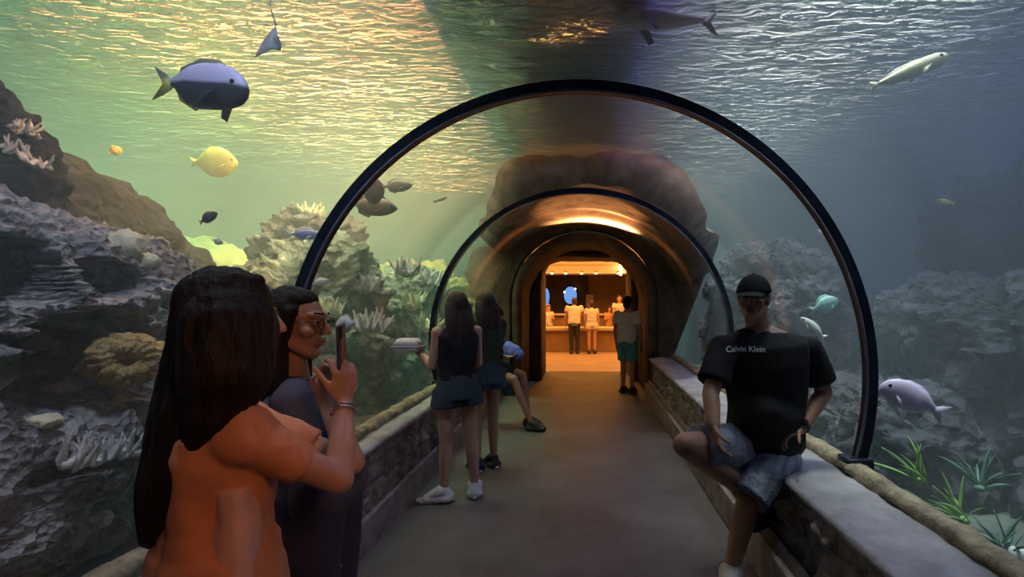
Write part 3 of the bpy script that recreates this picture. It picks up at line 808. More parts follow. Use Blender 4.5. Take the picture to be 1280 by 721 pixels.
M['white_skin'] = mat('white_fish_skin', (0.82, 0.86, 0.92), (0.9, 0.92, 0.95), rough=0.4, scale=10)
M['cream_skin'] = fish_mat('cream_fish_skin', (0.92, 0.84, 0.62), (0.35, 0.42, 0.55), -0.03, 0.03)
M['teal_skin'] = mat('pale_teal_skin', (0.30, 0.62, 0.62), (0.45, 0.75, 0.72), rough=0.5, scale=8)
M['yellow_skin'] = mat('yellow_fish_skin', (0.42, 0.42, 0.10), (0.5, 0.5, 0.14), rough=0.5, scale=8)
blunt = [(0.5, 0.16, -0.10), (0.48, 0.36, -0.09), (0.42, 0.62, -0.06), (0.30, 0.86, -0.02), (0.12, 1.0, 0), (-0.08, 1.0, 0), (-0.26, 0.84, 0), (-0.40, 0.46, 0.03), (-0.46, 0.24, 0.05), (-0.5, 0.18, 0.05)]
Y = 2.6; s = Y/F
fish('large lavender and charcoal fish with a yellow-edged tail, swimming at upper left', P(262, 108, Y), 108*s, 58*s, 0.10, -8, -6, M['lav'], M['yellow_fin'], blunt, tail=0.25, tail_h=0.36, dorsal=0.08, pect=0.27, tail_cut=0.55, pect_m=M['dark_skin'])
Y = 2.7; s = Y/F
fish('lilac humped fish just outside the right side of the near arch', P(1134, 495, Y), 62*s, 36*s, 0.07, 155, 27, M['lilac'], M['lilac'], blunt, tail=0.24, tail_h=0.38, dorsal=0.06, pect=0.16)
Y = 6.0; s = Y/F
fish('dark oval fish touching the near arch from outside at upper left', P(499, 232, Y), 34*s, 16*s, 0.08, 0, 4, M['dark_skin'], M['dark_skin'], tail=0.14, dorsal=0.1)
Y = 4.5; s = Y/F
fish('round disc-shaped fish seen edge-lit behind the near arch', P(467, 238, Y), 26*s, 34*s, 0.05, 20, 0, M['grey_skin'], M['grey_skin'], tail=0.2, dorsal=0.12)
fish('broad dark fish silhouette hovering above the teal reef tower', P(470, 258, 5.2), 54*5.2/F, 24*5.2/F, 0.12, 0, -6, M['dark_skin'], M['dark_skin'], tail=0.15, dorsal=0.12)
fish('tiny slim silver fish alone in open green water between the arches', P(552, 249, 4.6), 15*4.6/F, 4*4.6/F, 0.02, 0, 18, M['white_skin'], M['white_skin'], dorsal=0)
fish('blue fish with a pale tail left of the near arch', P(384, 293, 4.4), 36*4.4/F, 13*4.4/F, 0.06, 8, 0, M['blue_skin'], M['white_skin'], tail=0.18)
fish('small blue-white fish peeking out at the end of the grey reef', P(273, 302, 3.7), 10*3.7/F, 8*3.7/F, 0.03, 30, -20, M['white_skin'], M['blue_skin'])
fish('dark curved fish with a lit back resting at the tip of the grey reef', P(262, 271, 3.25), 22*3.25/F, 12*3.25/F, 0.04, 0, 30, M['dark_skin'], M['grey_skin'], tail=0.2)
fish('pale rounded fish partly hidden behind the raised phone', P(430, 406, 3.2), 28*3.2/F, 20*3.2/F, 0.05, 160, -10, M['white_skin'], M['white_skin'], pect=0.1)
fish('small white fish over the reef at lower left of the near arch', P(402, 352, 4.0), 18*4/F, 8*4/F, 0.04, 10, 12, M['white_skin'], M['white_skin'])
fish('slender white fish behind the shoulder of the man in the cap', P(1014, 408, 3.6), 34*3.6/F, 13*3.6/F, 0.05, 160, 42, M['white_skin'], M['white_skin'], tail=0.15, dorsal=0.04)
fish('pale turquoise fish blurred in the water right of the cap', P(1033, 380, 4.6), 34*4.6/F, 20*4.6/F, 0.08, 10, 20, M['teal_skin'], M['teal_skin'])
fish('small pale fish beside the right shoulder of the near arch', P(1028, 292, 4.4), 14*4.4/F, 7*4.4/F, 0.04, 165, 40, M['white_skin'], M['white_skin'])
fish('small yellow fish in dark water at the far right', P(1180, 252, 4.0), 18*4/F, 6*4/F, 0.03, 170, 14, M['yellow_skin'], M['yellow_skin'], dorsal=0.05)
fish('pale blue fish cut off at the bottom right corner', P(1275, 697, 2.5), 30*2.5/F, 26*2.5/F, 0.05, 150, 50, M['white_skin'], M['white_skin'])
long = [(0.5, 0.3, 0), (0.46, 0.62, 0), (0.36, 0.9, 0), (0.2, 1, 0), (0, 0.92, 0), (-0.2, 0.7, 0), (-0.35, 0.45, 0), (-0.5, 0.25, 0)]
Y = 3.5
fish('long cream-backed fish glowing in the blue water at upper right', P(1140, 88, Y), 92*Y/F, 20*Y/F, 0.12, 0, 22, M['cream_skin'], M['cream_skin'], long, tail=0.12, tail_h=0.14, dorsal=0.03, pect=0.10)
fish('hazy round yellow glow shaped as a fish in the green water below the large lavender fish', P(272, 203, 6.3), 44*6.3/F, 38*6.3/F, 0.14, 20, 5, M['yellow_skin'], M['yellow_skin'], tail=0.16, dorsal=0.07)  # soft yellow glow in the water, built as a fish
fish('small yellow glow shaped as a fish just above the dark ridge at the left', P(145, 188, 4.6), 14*4.6/F, 12*4.6/F, 0.04, 60, 40, M['yellow_skin'], M['yellow_skin'], tail=0.2, dorsal=0.1)  # second, smaller yellow glow given a fish body
M['shark_skin'] = mat('tan_shark_skin', (0.34, 0.30, 0.25), (0.48, 0.43, 0.36), rough=0.5, scale=6)
# shark overhead
def shark():
    Y = 3.9; s = Y/F
    r = fish('grey-brown shark gliding overhead, its nose to the left', P(822, 24, Y), 118*s, 26*s, 0.16, 183, 2, M['shark_skin'], M['dark_skin'], [(0.5, 0.12, -0.1), (0.47, 0.42, -0.05), (0.38, 0.8, 0), (0.22, 1.0, 0), (0.0, 0.95, 0), (-0.2, 0.68, 0), (-0.35, 0.4, 0.05), (-0.5, 0.2, 0.1)], tail=0.16, tail_h=0.26, dorsal=0.0, pect=0.17, name='shark', tail_cut=0.7)
    r['category'] = 'shark'
    me = MB(); L = 118*s
    fin(me, [(0.10*L, 0, 0.10), (-0.02*L, 0, 0.23), (-0.05*L, 0, 0.22), (-0.06*L, 0, 0.08)], 0.008)
    m_ = me.mesh('dorsal_fin'); m_.materials.append(M['dark_skin']); o = bpy.data.objects.new('dorsal_fin', m_); col.objects.link(o); o.parent = r
shark()
# ray
def ray():
    Y = 2.9; s = Y/F; c = P(336, 52, Y)
    root = empty('ray', c, 'small pale grey ray banking near the surface with a long thin tail', 'ray')
    mb = MB()
    a = P(345, 31, Y); b = P(318, 72, Y); d = P(351, 62, Y+0.15); e = P(340, 58, Y-0.05)
    rings = []
    ctr = P(338, 52, Y)
    # disc: diamond outline, thick in the middle, thin at the wing tips
    out = [a, P(336, 42, Y), P(326, 55, Y+0.05), b, P(330, 66, Y), P(341, 61, Y-0.02), P(351, 63, Y+0.03), P(352, 56, Y+0.02), P(347, 44, Y)]
    nrm = Vector((0.45, -0.6, 0.4)).normalized(); n = len(out)
    v = []; f = []
    for k, (t, h) in enumerate(((1.0, 0.002), (0.75, 0.010), (0.45, 0.024), (0.2, 0.032))):
        for sgn in (1, -1):
            for p in out: v.append(ctr+(p-ctr)*t+nrm*h*sgn)
    for k in range(3):
        for q in (0, 1):
            A = k*2*n+q*n; B = (k+1)*2*n+q*n
            for i in range(n):
                j = (i+1) % n; f.append((A+i, A+j, B+j, B+i) if q == 0 else (A+j, A+i, B+i, B+j))
    for i in range(n): j = (i+1) % n; f.append((j, i, n+i, n+j))
    top = len(v); v += [ctr+nrm*0.034, ctr-nrm*0.034]
    for i in range(n):
        j = (i+1) % n; f.append((6*n+i, 6*n+j, top)); f.append((7*n+j, 7*n+i, top+1))
    mb.add(v, f); mb.build('body', M['grey_pale'], root)
    mb = MB(); mb.tube([a, P(341, 20, Y+0.02), P(338, 8, Y+0.04), P(338, -6, Y+0.05)], 0.006, 8, 0.0015); mb.build('tail', M['grey_skin'], root)
M['grey_pale'] = mat('pale_ray_skin', (0.45, 0.5, 0.58), (0.6, 0.64, 0.7), rough=0.5, scale=10)
ray()
# ---------------------------------------------------------------- people
V = Vector
def skin(name, c):
    m = mat(name, c, tuple(min(1, t*1.15) for t in c), rough=0.5, scale=12, bump=0.08, bscale=90)
    m.node_tree.nodes['Principled BSDF'].inputs['Subsurface Weight'].default_value = 0.0
    return m
M['skin_light'] = skin('skin_light', (0.56, 0.33, 0.24))
M['skin_tan'] = skin('skin_tan', (0.42, 0.23, 0.15))
M['hair_black'] = mat('black_hair', (0.008, 0.006, 0.006), (0.022, 0.015, 0.013), rough=0.55, scale=30, stretch=(3, 3, 0.2), bump=0.4, bscale=60, spec=0.3)
M['hair_brown'] = mat('brown_hair', (0.03, 0.016, 0.012), (0.07, 0.035, 0.025), rough=0.55, scale=30, stretch=(3, 3, 0.2), bump=0.4, bscale=60)
M['lip'] = mat('lip_skin', (0.40, 0.14, 0.12), rough=0.45)
M['eye_white'] = mat('eye', (0.55, 0.52, 0.5), rough=0.2)
M['iris'] = mat('iris', (0.02, 0.012, 0.01), rough=0.1)
def cloth(name, c, c2=None, rough=0.85, **k): 
    return mat(name, c, c2 or tuple(t*1.3 for t in c), rough=rough, scale=10, bump=0.06, bscale=160, **k)
M['orange_top'] = cloth('orange_blouse', (0.66, 0.30, 0.17))
M['pale_panel'] = cloth('pale_pink_cloth', (0.75, 0.50, 0.45))
M['navy'] = cloth('navy_cloth', (0.035, 0.04, 0.075))
M['slate'] = cloth('slate_cloth', (0.075, 0.075, 0.11))
M['black_cloth'] = cloth('black_cloth', (0.010, 0.010, 0.013))
M['denim'] = cloth('dark_denim', (0.035, 0.055, 0.075))
M['olive'] = cloth('dark_olive_cloth', (0.03, 0.032, 0.024))
M['white_cloth'] = cloth('white_cloth', (0.62, 0.60, 0.58))
M['teal_cloth'] = cloth('teal_cloth', (0.06, 0.22, 0.24))
M['tie_dye'] = mat('faded_blue_grey_cloth', (0.22, 0.23, 0.30), (0.44, 0.48, 0.66), rough=0.85, scale=5, bump=0.4, bscale=60, contrast=(0.45, 0.62))
M['blue_cloth'] = cloth('bright_blue_cloth', (0.14, 0.22, 0.75))
M['white_shoe'] = mat('white_shoe', (0.72, 0.70, 0.72), rough=0.5, bump=0.1, bscale=60)
M['dark_shoe'] = mat('dark_shoe', (0.03, 0.03, 0.035), rough=0.6)
M['silver'] = mat('silver', (0.8, 0.75, 0.72), rough=0.25, metal=1.0)
M['glass_frame'] = mat('dark_frame', (0.03, 0.015, 0.012), rough=0.3)

def basis(f, u=(0, 0, 1)):
    f = V(f).normalized(); u = V(u); r = f.cross(u).normalized(); u = r.cross(f).normalized()
    return r, f, u, Matrix((r, f, u)).transposed()

def head(mb, c, f, u=(0, 0, 1), s=1.0):
    r, f, u, B = basis(f, u); c = V(c)
    at = lambda x, y, z: c+(r*x+f*y+u*z)*s
    E = lambda x, y, z, a, b, d: mb.ell(at(x, y, z), (a*s, b*s, d*s), B)
    E(0, -0.012, 0.028, 0.074, 0.092, 0.086)
    mb.limb(at(0, 0.022, 0.0), at(0, 0.038, -0.07), 0.058*s, 0.036*s, side=r, asp=1.12)
    E(0, 0.060, -0.094, 0.024, 0.022, 0.019)
    mb.limb(at(0, 0.084, 0.025), at(0, 0.106, -0.014), 0.008*s, 0.0125*s, side=r)
    for k in (-1, 1):
        E(0.009*k, 0.097, -0.018, 0.008, 0.010, 0.008)
        E(0.042*k, 0.056, -0.018, 0.022, 0.022, 0.02)
        mb.limb(at(0.012*k, 0.082, 0.036), at(0.046*k, 0.068, 0.038), 0.011*s, 0.009*s)
        mb.limb(at(0.056*k, 0.0, -0.05), at(0.022*k, 0.06, -0.088), 0.02*s, 0.018*s)
        mb.ell(at(0.076*k, -0.008, -0.002), (0.009*s, 0.020*s, 0.031*s), B)
        mb.ell(at(0.080*k, -0.016, 0.010), (0.010*s, 0.012*s, 0.018*s), B)
    mb.limb(at(-0.018, 0.082, -0.046), at(0.018, 0.082, -0.046), 0.0075*s, 0.0075*s)
    mb.limb(at(-0.016, 0.080, -0.058), at(0.016, 0.080, -0.058), 0.0085*s, 0.0085*s)
    return at, B

def face_parts(root, at, B, s=1.0):
    for k in (-1, 1):
        e = MB(); e.ell(at(0.031*k, 0.0735, 0.014), (0.013*s, 0.010*s, 0.009*s), B); o = e.build('eye', M['eye_white'], root)
        e = MB(); e.ell(at(0.031*k, 0.0825, 0.014), (0.0055*s, 0.003*s, 0.0058*s), B); e.build('iris', M['iris'], o)
        e = MB(); e.limb(at(0.016*k, 0.094, 0.044), at(0.048*k, 0.078, 0.046), 0.0035*s, 0.002*s); e.build('eyebrow', M['hair_black'], root)
    e = MB(); e.limb(at(-0.019, 0.0875, -0.0465), at(0.019, 0.0875, -0.0465), 0.0048*s, 0.0048*s); e.limb(at(-0.015, 0.0865, -0.056), at(0.015, 0.0865, -0.056), 0.0055*s, 0.0055*s)
    e.build('lips', M['lip'], root)

def hand(mb, w, d, nrm, t, curl=0.4, spread=1.0, s=1.0, thumb=0.6, tcurl=0.3, rr=1.0):
    "w wrist, d towards the fingers, nrm the way the fingers curl, t thumb side"
    w = V(w); d = V(d).normalized(); t = V(t); t = (t-d*t.dot(d)).normalized(); n = V(nrm); n = (n-d*n.dot(d)-t*n.dot(t)).normalized()
    mb.limb(w, w+d*0.045*s, 0.0165*s, 0.015*s, side=t, asp=1.7)
    mb.limb(w+d*0.035*s, w+d*0.082*s, 0.0145*s, 0.012*s, side=t, asp=2.9)
    for i, (o, L) in enumerate(((0.0305, 0.070), (0.0105, 0.080), (-0.0105, 0.074), (-0.030, 0.058))):
        p = w+(d*(0.086-0.004*abs(i-1)) + t*o)*s; a = 0.12
        fan = t*(o*2.2*spread)
        rd = [0.0086, 0.0080, 0.0073, 0.0062]
        cc = curl[i] if isinstance(curl, (list, tuple)) else curl
        for k, fr in enumerate((0.46, 0.30, 0.24)):
            a += cc*(0.75+0.25*k)
            q = p+((d+fan).normalized()*math.cos(a)+n*math.sin(a))*L*fr*s
            mb.limb(p, q, rd[k]*s*rr, rd[k+1]*s*rr, n=10); p = q
    p = w+(d*0.022+t*0.026)*s; dr = (d*0.55+t*thumb+n*0.25).normalized(); rd = [0.0135, 0.0105, 0.0092, 0.0076]
    for k, L in enumerate((0.040, 0.032, 0.027)):
        q = p+dr*L*s; mb.limb(p, q, rd[k]*s, rd[k+1]*s, n=10); p = q
        dr = (dr+n*tcurl+d*0.35*tcurl).normalized()

def arm(mb, sh, el, wr, s=1.0, k=1.0):
    sh, el, wr = V(sh), V(el), V(wr)
    mb.ell(sh, (0.052*k, 0.052*k, 0.052*k))
    mb.limb(sh, el, 0.047*k, 0.037*k); mb.limb(el, el+(wr-el)*0.35, 0.037*k, 0.037*k); mb.limb(el+(wr-el)*0.35, wr, 0.037*k, 0.0245*k)

def leg(mb, hip, kn, an, toe, k=1.0):
    hip, kn, an, toe = V(hip), V(kn), V(an), V(toe)
    mb.limb(hip, kn, 0.088*k, 0.055*k)
    back = (kn-an).normalized()
    mb.limb(kn, kn+(an-kn)*0.33, 0.052*k, 0.054*k); mb.limb(kn+(an-kn)*0.33, an, 0.054*k, 0.034*k)
    foot(mb, an, toe, 1.0)

def foot(mb, an, toe, k=1.0, ex=0.0):
    an, toe = V(an), V(toe); d = (toe-an); d.z = 0; d = d.normalized(); up = V((0, 0, 1)); r = d.cross(up)
    z = toe.z
    heel = V((an.x, an.y, z))-d*0.035
    mb.limb(an, heel+V((0, 0, 0.012)), (0.034+ex)*k, (0.030+ex)*k)
    mb.limb(an+d*0.02, V((toe.x, toe.y, z))-d*0.06+V((0, 0, 0.014)), (0.034+ex)*k, (0.024+ex)*k, side=r, asp=1.35)
    mb.limb(heel+V((0, 0, 0.0)), V((toe.x, toe.y, z))-d*0.03, (0.026+ex)*k, (0.020+ex)*k, side=r, asp=1.7)

def shoe(root, an, toe, m, name='shoe', ex=0.010, voxel=0.006, sole=None):
    mb = MB(); foot(mb, an, toe, 1.0, ex)
    o = mb.blob(name, m, root, voxel=voxel)
    an, toe = V(an), V(toe); d = (toe-an); d.z = 0; d = d.normalized(); r = d.cross(V((0, 0, 1)))
    zz = toe.z-0.028
    if sole:
        b = MB(); c = V((an.x, an.y, zz)); L = (V((toe.x, toe.y, zz))-c).length
        rings = []
        for h in (0.0, 0.022):
            rr = []
            for i in range(24):
                a = 2*math.pi*i/24; x = math.cos(a); y = math.sin(a)
                wdt = 0.043+0.008*x
                rr.append(c+d*(L*0.5-0.015+(L*0.5+0.06)*x)+r*(wdt*math.copysign(abs(y)**0.75, y))+V((0, 0, h)))
            rings.append(rr)
        b.rings(rings); b.build('sole', sole, o)
    return o

def torso(mb, pel, waist, chest, neck, r, k=1.0, ex=0.0, fem=False, ca=True, hips=True, top=True):
    pel, waist, chest, neck = V(pel), V(waist), V(chest), V(neck)
    wp, ww, wc, ws = ((0.160, 0.122, 0.142, 0.125) if fem else (0.155, 0.145, 0.170, 0.150))
    dp = 0.108 if fem else 0.112
    wp, ww, wc, ws, dp = wp*k+ex, ww*k+ex, wc*k+ex, ws*k+ex, dp*k+ex
    dw = (0.088 if fem else 0.105)*k+ex; dc = 0.105*k+ex
    R = []
    pts = [pel-(waist-pel).normalized()*0.09, pel-(waist-pel).normalized()*0.05, pel, pel.lerp(waist, 0.5), waist, waist.lerp(chest, 0.5), chest, chest.lerp(neck, 0.5), chest.lerp(neck, 0.82), neck]
    W = [wp*0.75, wp*0.95, wp, (wp+ww)/2*0.99, ww, (ww+wc)/2, wc, wc*1.02, ws*0.75, 0.055+ex*0.5]
    D = [dp*0.7, dp*0.95, dp, (dp+dw)/2, dw, (dw+dc)/2, dc, dc*0.9, dc*0.62, 0.05+ex*0.5]
    n = 24; r = V(r)
    for i, p in enumerate(pts):
        if not hips and i < 3: continue
        a, b = pts[max(i-1, 0)], pts[min(i+1, len(pts)-1)]; d = (b-a).normalized()
        x = (r-d*r.dot(d)).normalized(); y = d.cross(x)
        R.append([p+x*(W[i]*math.copysign(abs(math.cos(t))**0.85, math.cos(t)))+y*(D[i]*math.copysign(abs(math.sin(t))**0.85, math.sin(t))) for t in [2*math.pi*j/n for j in range(n)]])
    mb.rings(R)

def folds(amp, sc=9, st=(1, 1, 0.5), seed=0):
    return lambda co: amp*(fbm(V((co.x*sc*st[0]+seed, co.y*sc*st[1], co.z*sc*st[2])), 3)+0.6*(1-2*abs(noise.noise(V((co.x*sc*0.9, co.y*sc*0.9, co.z*sc*0.7+seed))))))
def strands(amp=0.006, sc=55, sz=4):
    return lambda co: amp*(noise.noise(V((co.x*sc, co.y*sc, co.z*sz)))+0.5*noise.noise(V((co.x*sc*2.2, co.y*sc*2.2, co.z*sz*1.5))))

def hair_cap(mb, at, B, s=1.0, ex=0.014, back=0.02):
    mb.ell(at(0, -0.02, 0.036), (0.074*s+ex, 0.090*s+ex, 0.086*s+ex), B)
    mb.ell(at(0, -0.045, -0.02), (0.066*s+ex, 0.055*s+ex, 0.085*s+ex), B)

# ======== woman in the orange top (nearest, photographing)
def woman_orange():
    root = empty('person', P(270, 720, 1.3), 'person with very long black hair in an orange top holding up a phone', 'person')
    root.location.z = 0
    hc = P(291, 402, 1.27); f = V((0.88, 0.47, -0.06))
    neck = P(280, 482, 1.29); shR = P(304, 545, 1.20); shL = P(300, 528, 1.42); elR = P(424, 600, 1.32); wrR = P(430, 502, 1.47)
    elL = P(441, 578, 1.50); wrL = P(404, 492, 1.60)
    r = V((0.62, -0.78, 0)).normalized(); fr = V((0.78, 0.62, 0))
    chest = P(276, 560, 1.29); waist = P(272, 640, 1.29); pel = V((waist.x+0.0, 1.29, 0.84))
    mb = MB(); at, B = head(mb, hc, f)
    mb.limb(neck-V((0, 0, 0.03)), at(0, -0.02, -0.06), 0.052, 0.047)
    torso(mb, pel, waist, chest, neck-V((0, 0, 0.03)), r, k=0.95, fem=True)
    arm(mb, shR, elR, wrR, k=0.98); arm(mb, shL, elL, wrL, k=0.95)
    # right hand upright, fingers wrapped round the phone
    ph = wrR+V((-0.014, 0.014, 0.148))
    hand(mb, wrR, (0.02, 0.02, 1), (-0.75, 0.5, 0), (-0.5, -0.7, 0.1), curl=(0.55, 0.6, 0.62, 0.68), s=1.0, thumb=0.3, tcurl=0.15)
    hand(mb, wrL, (0.28, -0.20, 1), (0.7, -0.35, 0), (-0.4, -0.8, 0), curl=(0.5, 0.55, 0.6, 0.65), s=0.96, thumb=0.5, tcurl=0.2)
    for sg in (1, -1):
        h = pel+r*0.085*sg; kn = V((h.x+0.01, h.y, 0.45)); an = V((h.x, h.y, 0.08)); leg(mb, h, kn, an, an+V((0.14, 0.11, -0.05)), k=0.95)
    mb.blob('body', M['skin_light'], root, voxel=0.0055, smooth=4)
    face_parts(root, at, B)
    # top: loose body and short sleeve
    mb = MB(); torso(mb, pel, waist, chest, neck-V((0, 0, 0.045)), r, k=0.98, ex=0.028, fem=True)
    for sh, el in ((shR, elR), (shL, elL)):
        mb.ell(sh, (0.058, 0.058, 0.058)); mb.limb(sh, sh.lerp(el, 0.62), 0.057, 0.052, cap=False)
        mb.limb(sh, neck-V((0, 0, 0.05)), 0.056, 0.05); mb.limb(sh, chest, 0.07, 0.09); mb.limb(sh, waist.lerp(chest, 0.6), 0.05, 0.09)
    hem = pel-V((0, 0, 0.14)); mb.limb(pel+V((0, 0, 0.06)), hem, 0.14, 0.165, side=r, asp=1.3, cap=False)
    mb.blob('blouse', M['orange_top'], root, voxel=0.008, smooth=6, disp=folds(0.009, 9))
    # pale panel down the back and side of the top
    mb = MB()
    rings = []
    for i in range(12):
        t = i/11; py = 590+190*t
        c = P(287+3*t, py, 1.29)
        rings.append([c+r*(0.168*math.cos(a))+fr*(0.066*math.sin(a))-fr*0.0 for a in [2*math.pi*k/16 for k in range(16)]])
    mb.rings(rings); mb.blob('pale_panel', M['pale_panel'], root, voxel=0.008, smooth=4, disp=folds(0.007, 10, seed=4))
    for sg in (1, -1):
        h = pel+r*0.085*sg; mb = MB(); mb.limb(h, V((h.x, h.y, 0.12)), 0.105, 0.06, cap=False); mb.blob('trouser_leg', M['navy'], root, voxel=0.012, disp=folds(0.006))
        shoe(root, V((h.x, h.y, 0.08)), V((h.x+0.14, h.y+0.11, 0.03)), M['white_shoe'], voxel=0.009)
    # hair
    mb = MB(); hair_cap(mb, at, B, ex=0.016)
    mb.ell(P(270, 404, 1.25), (0.07, 0.08, 0.10)); mb.ell(P(318, 352, 1.27), (0.022, 0.022, 0.02))
    def lock(pts, Y, rad):
        q = [P(x, y, Y+dy) for x, y, dy in pts]; mb.chain(q, rad, n=10)
    rnd = random.Random(2)
    lock([(280, 405, 0), (270, 470, -0.0), (248, 540, -0.02), (214, 600, -0.03), (200, 665, -0.03)], 1.26, [0.11, 0.105, 0.085, 0.06, 0.036])
    lock([(285, 410, 0), (283, 470, -0.04), (268, 520, -0.07), (238, 570, -0.08)], 1.24, [0.11, 0.095, 0.06, 0.02])
    lock([(254, 420, 0), (226, 520, -0.01), (202, 610, -0.02), (190, 672, -0.02)], 1.26, [0.07, 0.065, 0.05, 0.026])
    lock([(318, 400, 0), (320, 450, -0.02), (306, 490, -0.05), (292, 512, -0.06)], 1.26, [0.05, 0.045, 0.03, 0.010])
    lock([(330, 392, 0.03), (334, 440, 0.06), (330, 480, 0.08)], 1.28, [0.03, 0.022, 0.012])
    for i in range(22):
        x0 = rnd.uniform(242, 300); dx = rnd.uniform(-6, 6); e = rnd.uniform(-1, 1)
        xe = 180+(x0-242)*0.45+dx; ye = 690-(x0-225)*0.55+rnd.uniform(-14, 8)
        lock([(x0, 430, -0.05*rnd.random()), ((x0*0.55+xe*0.45)+2, 520, -0.04), (xe+6, (520+ye)/2+20, -0.07), (xe, ye, -0.06)], 1.22, [0.03, 0.024, 0.016, 0.005])
    mb.blob('hair', M['hair_black'], root, voxel=0.006, smooth=3, disp=strands(0.006))
    # bracelet
    b = MB(); c = elR.lerp(wrR, 0.86); dd = (wrR-elR).normalized(); a = dd.cross(V((0, 0, 1))).normalized(); e = dd.cross(a)
    for q in (0.0, 0.012):
        b.rings([[c+dd*q+a*((0.031+0.003*math.cos(v))*math.cos(t))+e*((0.031+0.003*math.cos(v))*math.sin(t))+dd*(0.003*math.sin(v)) for v in [2*math.pi*k/8 for k in range(8)]] for t in [2*math.pi*k/28 for k in range(28)]], loop=True)
    b.ell(c+a*-0.03, (0.009, 0.009, 0.012)); o = b.build('bracelet', M['silver']); tag(o, 'thin silver bracelet on the wrist raising the phone', 'bracelet')
    # phone
    Mx = Matrix.Rotation(math.radians(101), 4, 'Z') @ Matrix.Rotation(math.radians(0), 4, 'X')
    Rm = Mx.to_3x3() @ Matrix.Rotation(math.radians(-6), 3, 'Y')
    M['phone_back'] = mat('phone_back', (0.10, 0.09, 0.14), rough=0.3); M['phone_glass'] = mat('phone_glass', (0.02, 0.02, 0.025), rough=0.1); M['screen'] = mat('phone_screen', (0.02, 0.04, 0.05), emit=(0.10, 0.2, 0.24), estr=0.25, rough=0.1)
    pr = empty('phone', ph, 'smartphone held upright by the person in the orange top', 'phone')
    b = MB(); b.box((-0.037, -0.0045, -0.076), (0.037, 0.0045, 0.076), Rm, ph); b.build('case', M['phone_back'], pr, bevel=0.004)
    b = MB(); b.box((-0.034, 0.0046, -0.073), (0.034, 0.006, 0.073), Rm, ph); b.build('screen', M['screen'], pr)
    b = MB(); b.box((-0.035, -0.0085, 0.038), (-0.001, -0.0046, 0.073), Rm, ph); cb = b.build('camera_bump', M['phone_glass'], pr, bevel=0.003)
    for q in (0.063, 0.047):
        b = MB(); cc = ph+Rm@V((-0.018, -0.0095, q)); b.limb(cc, cc+Rm@V((0, 0.002, 0)), 0.006, 0.006, cap=False); b.build('lens', M['iris'], cb)
woman_orange()

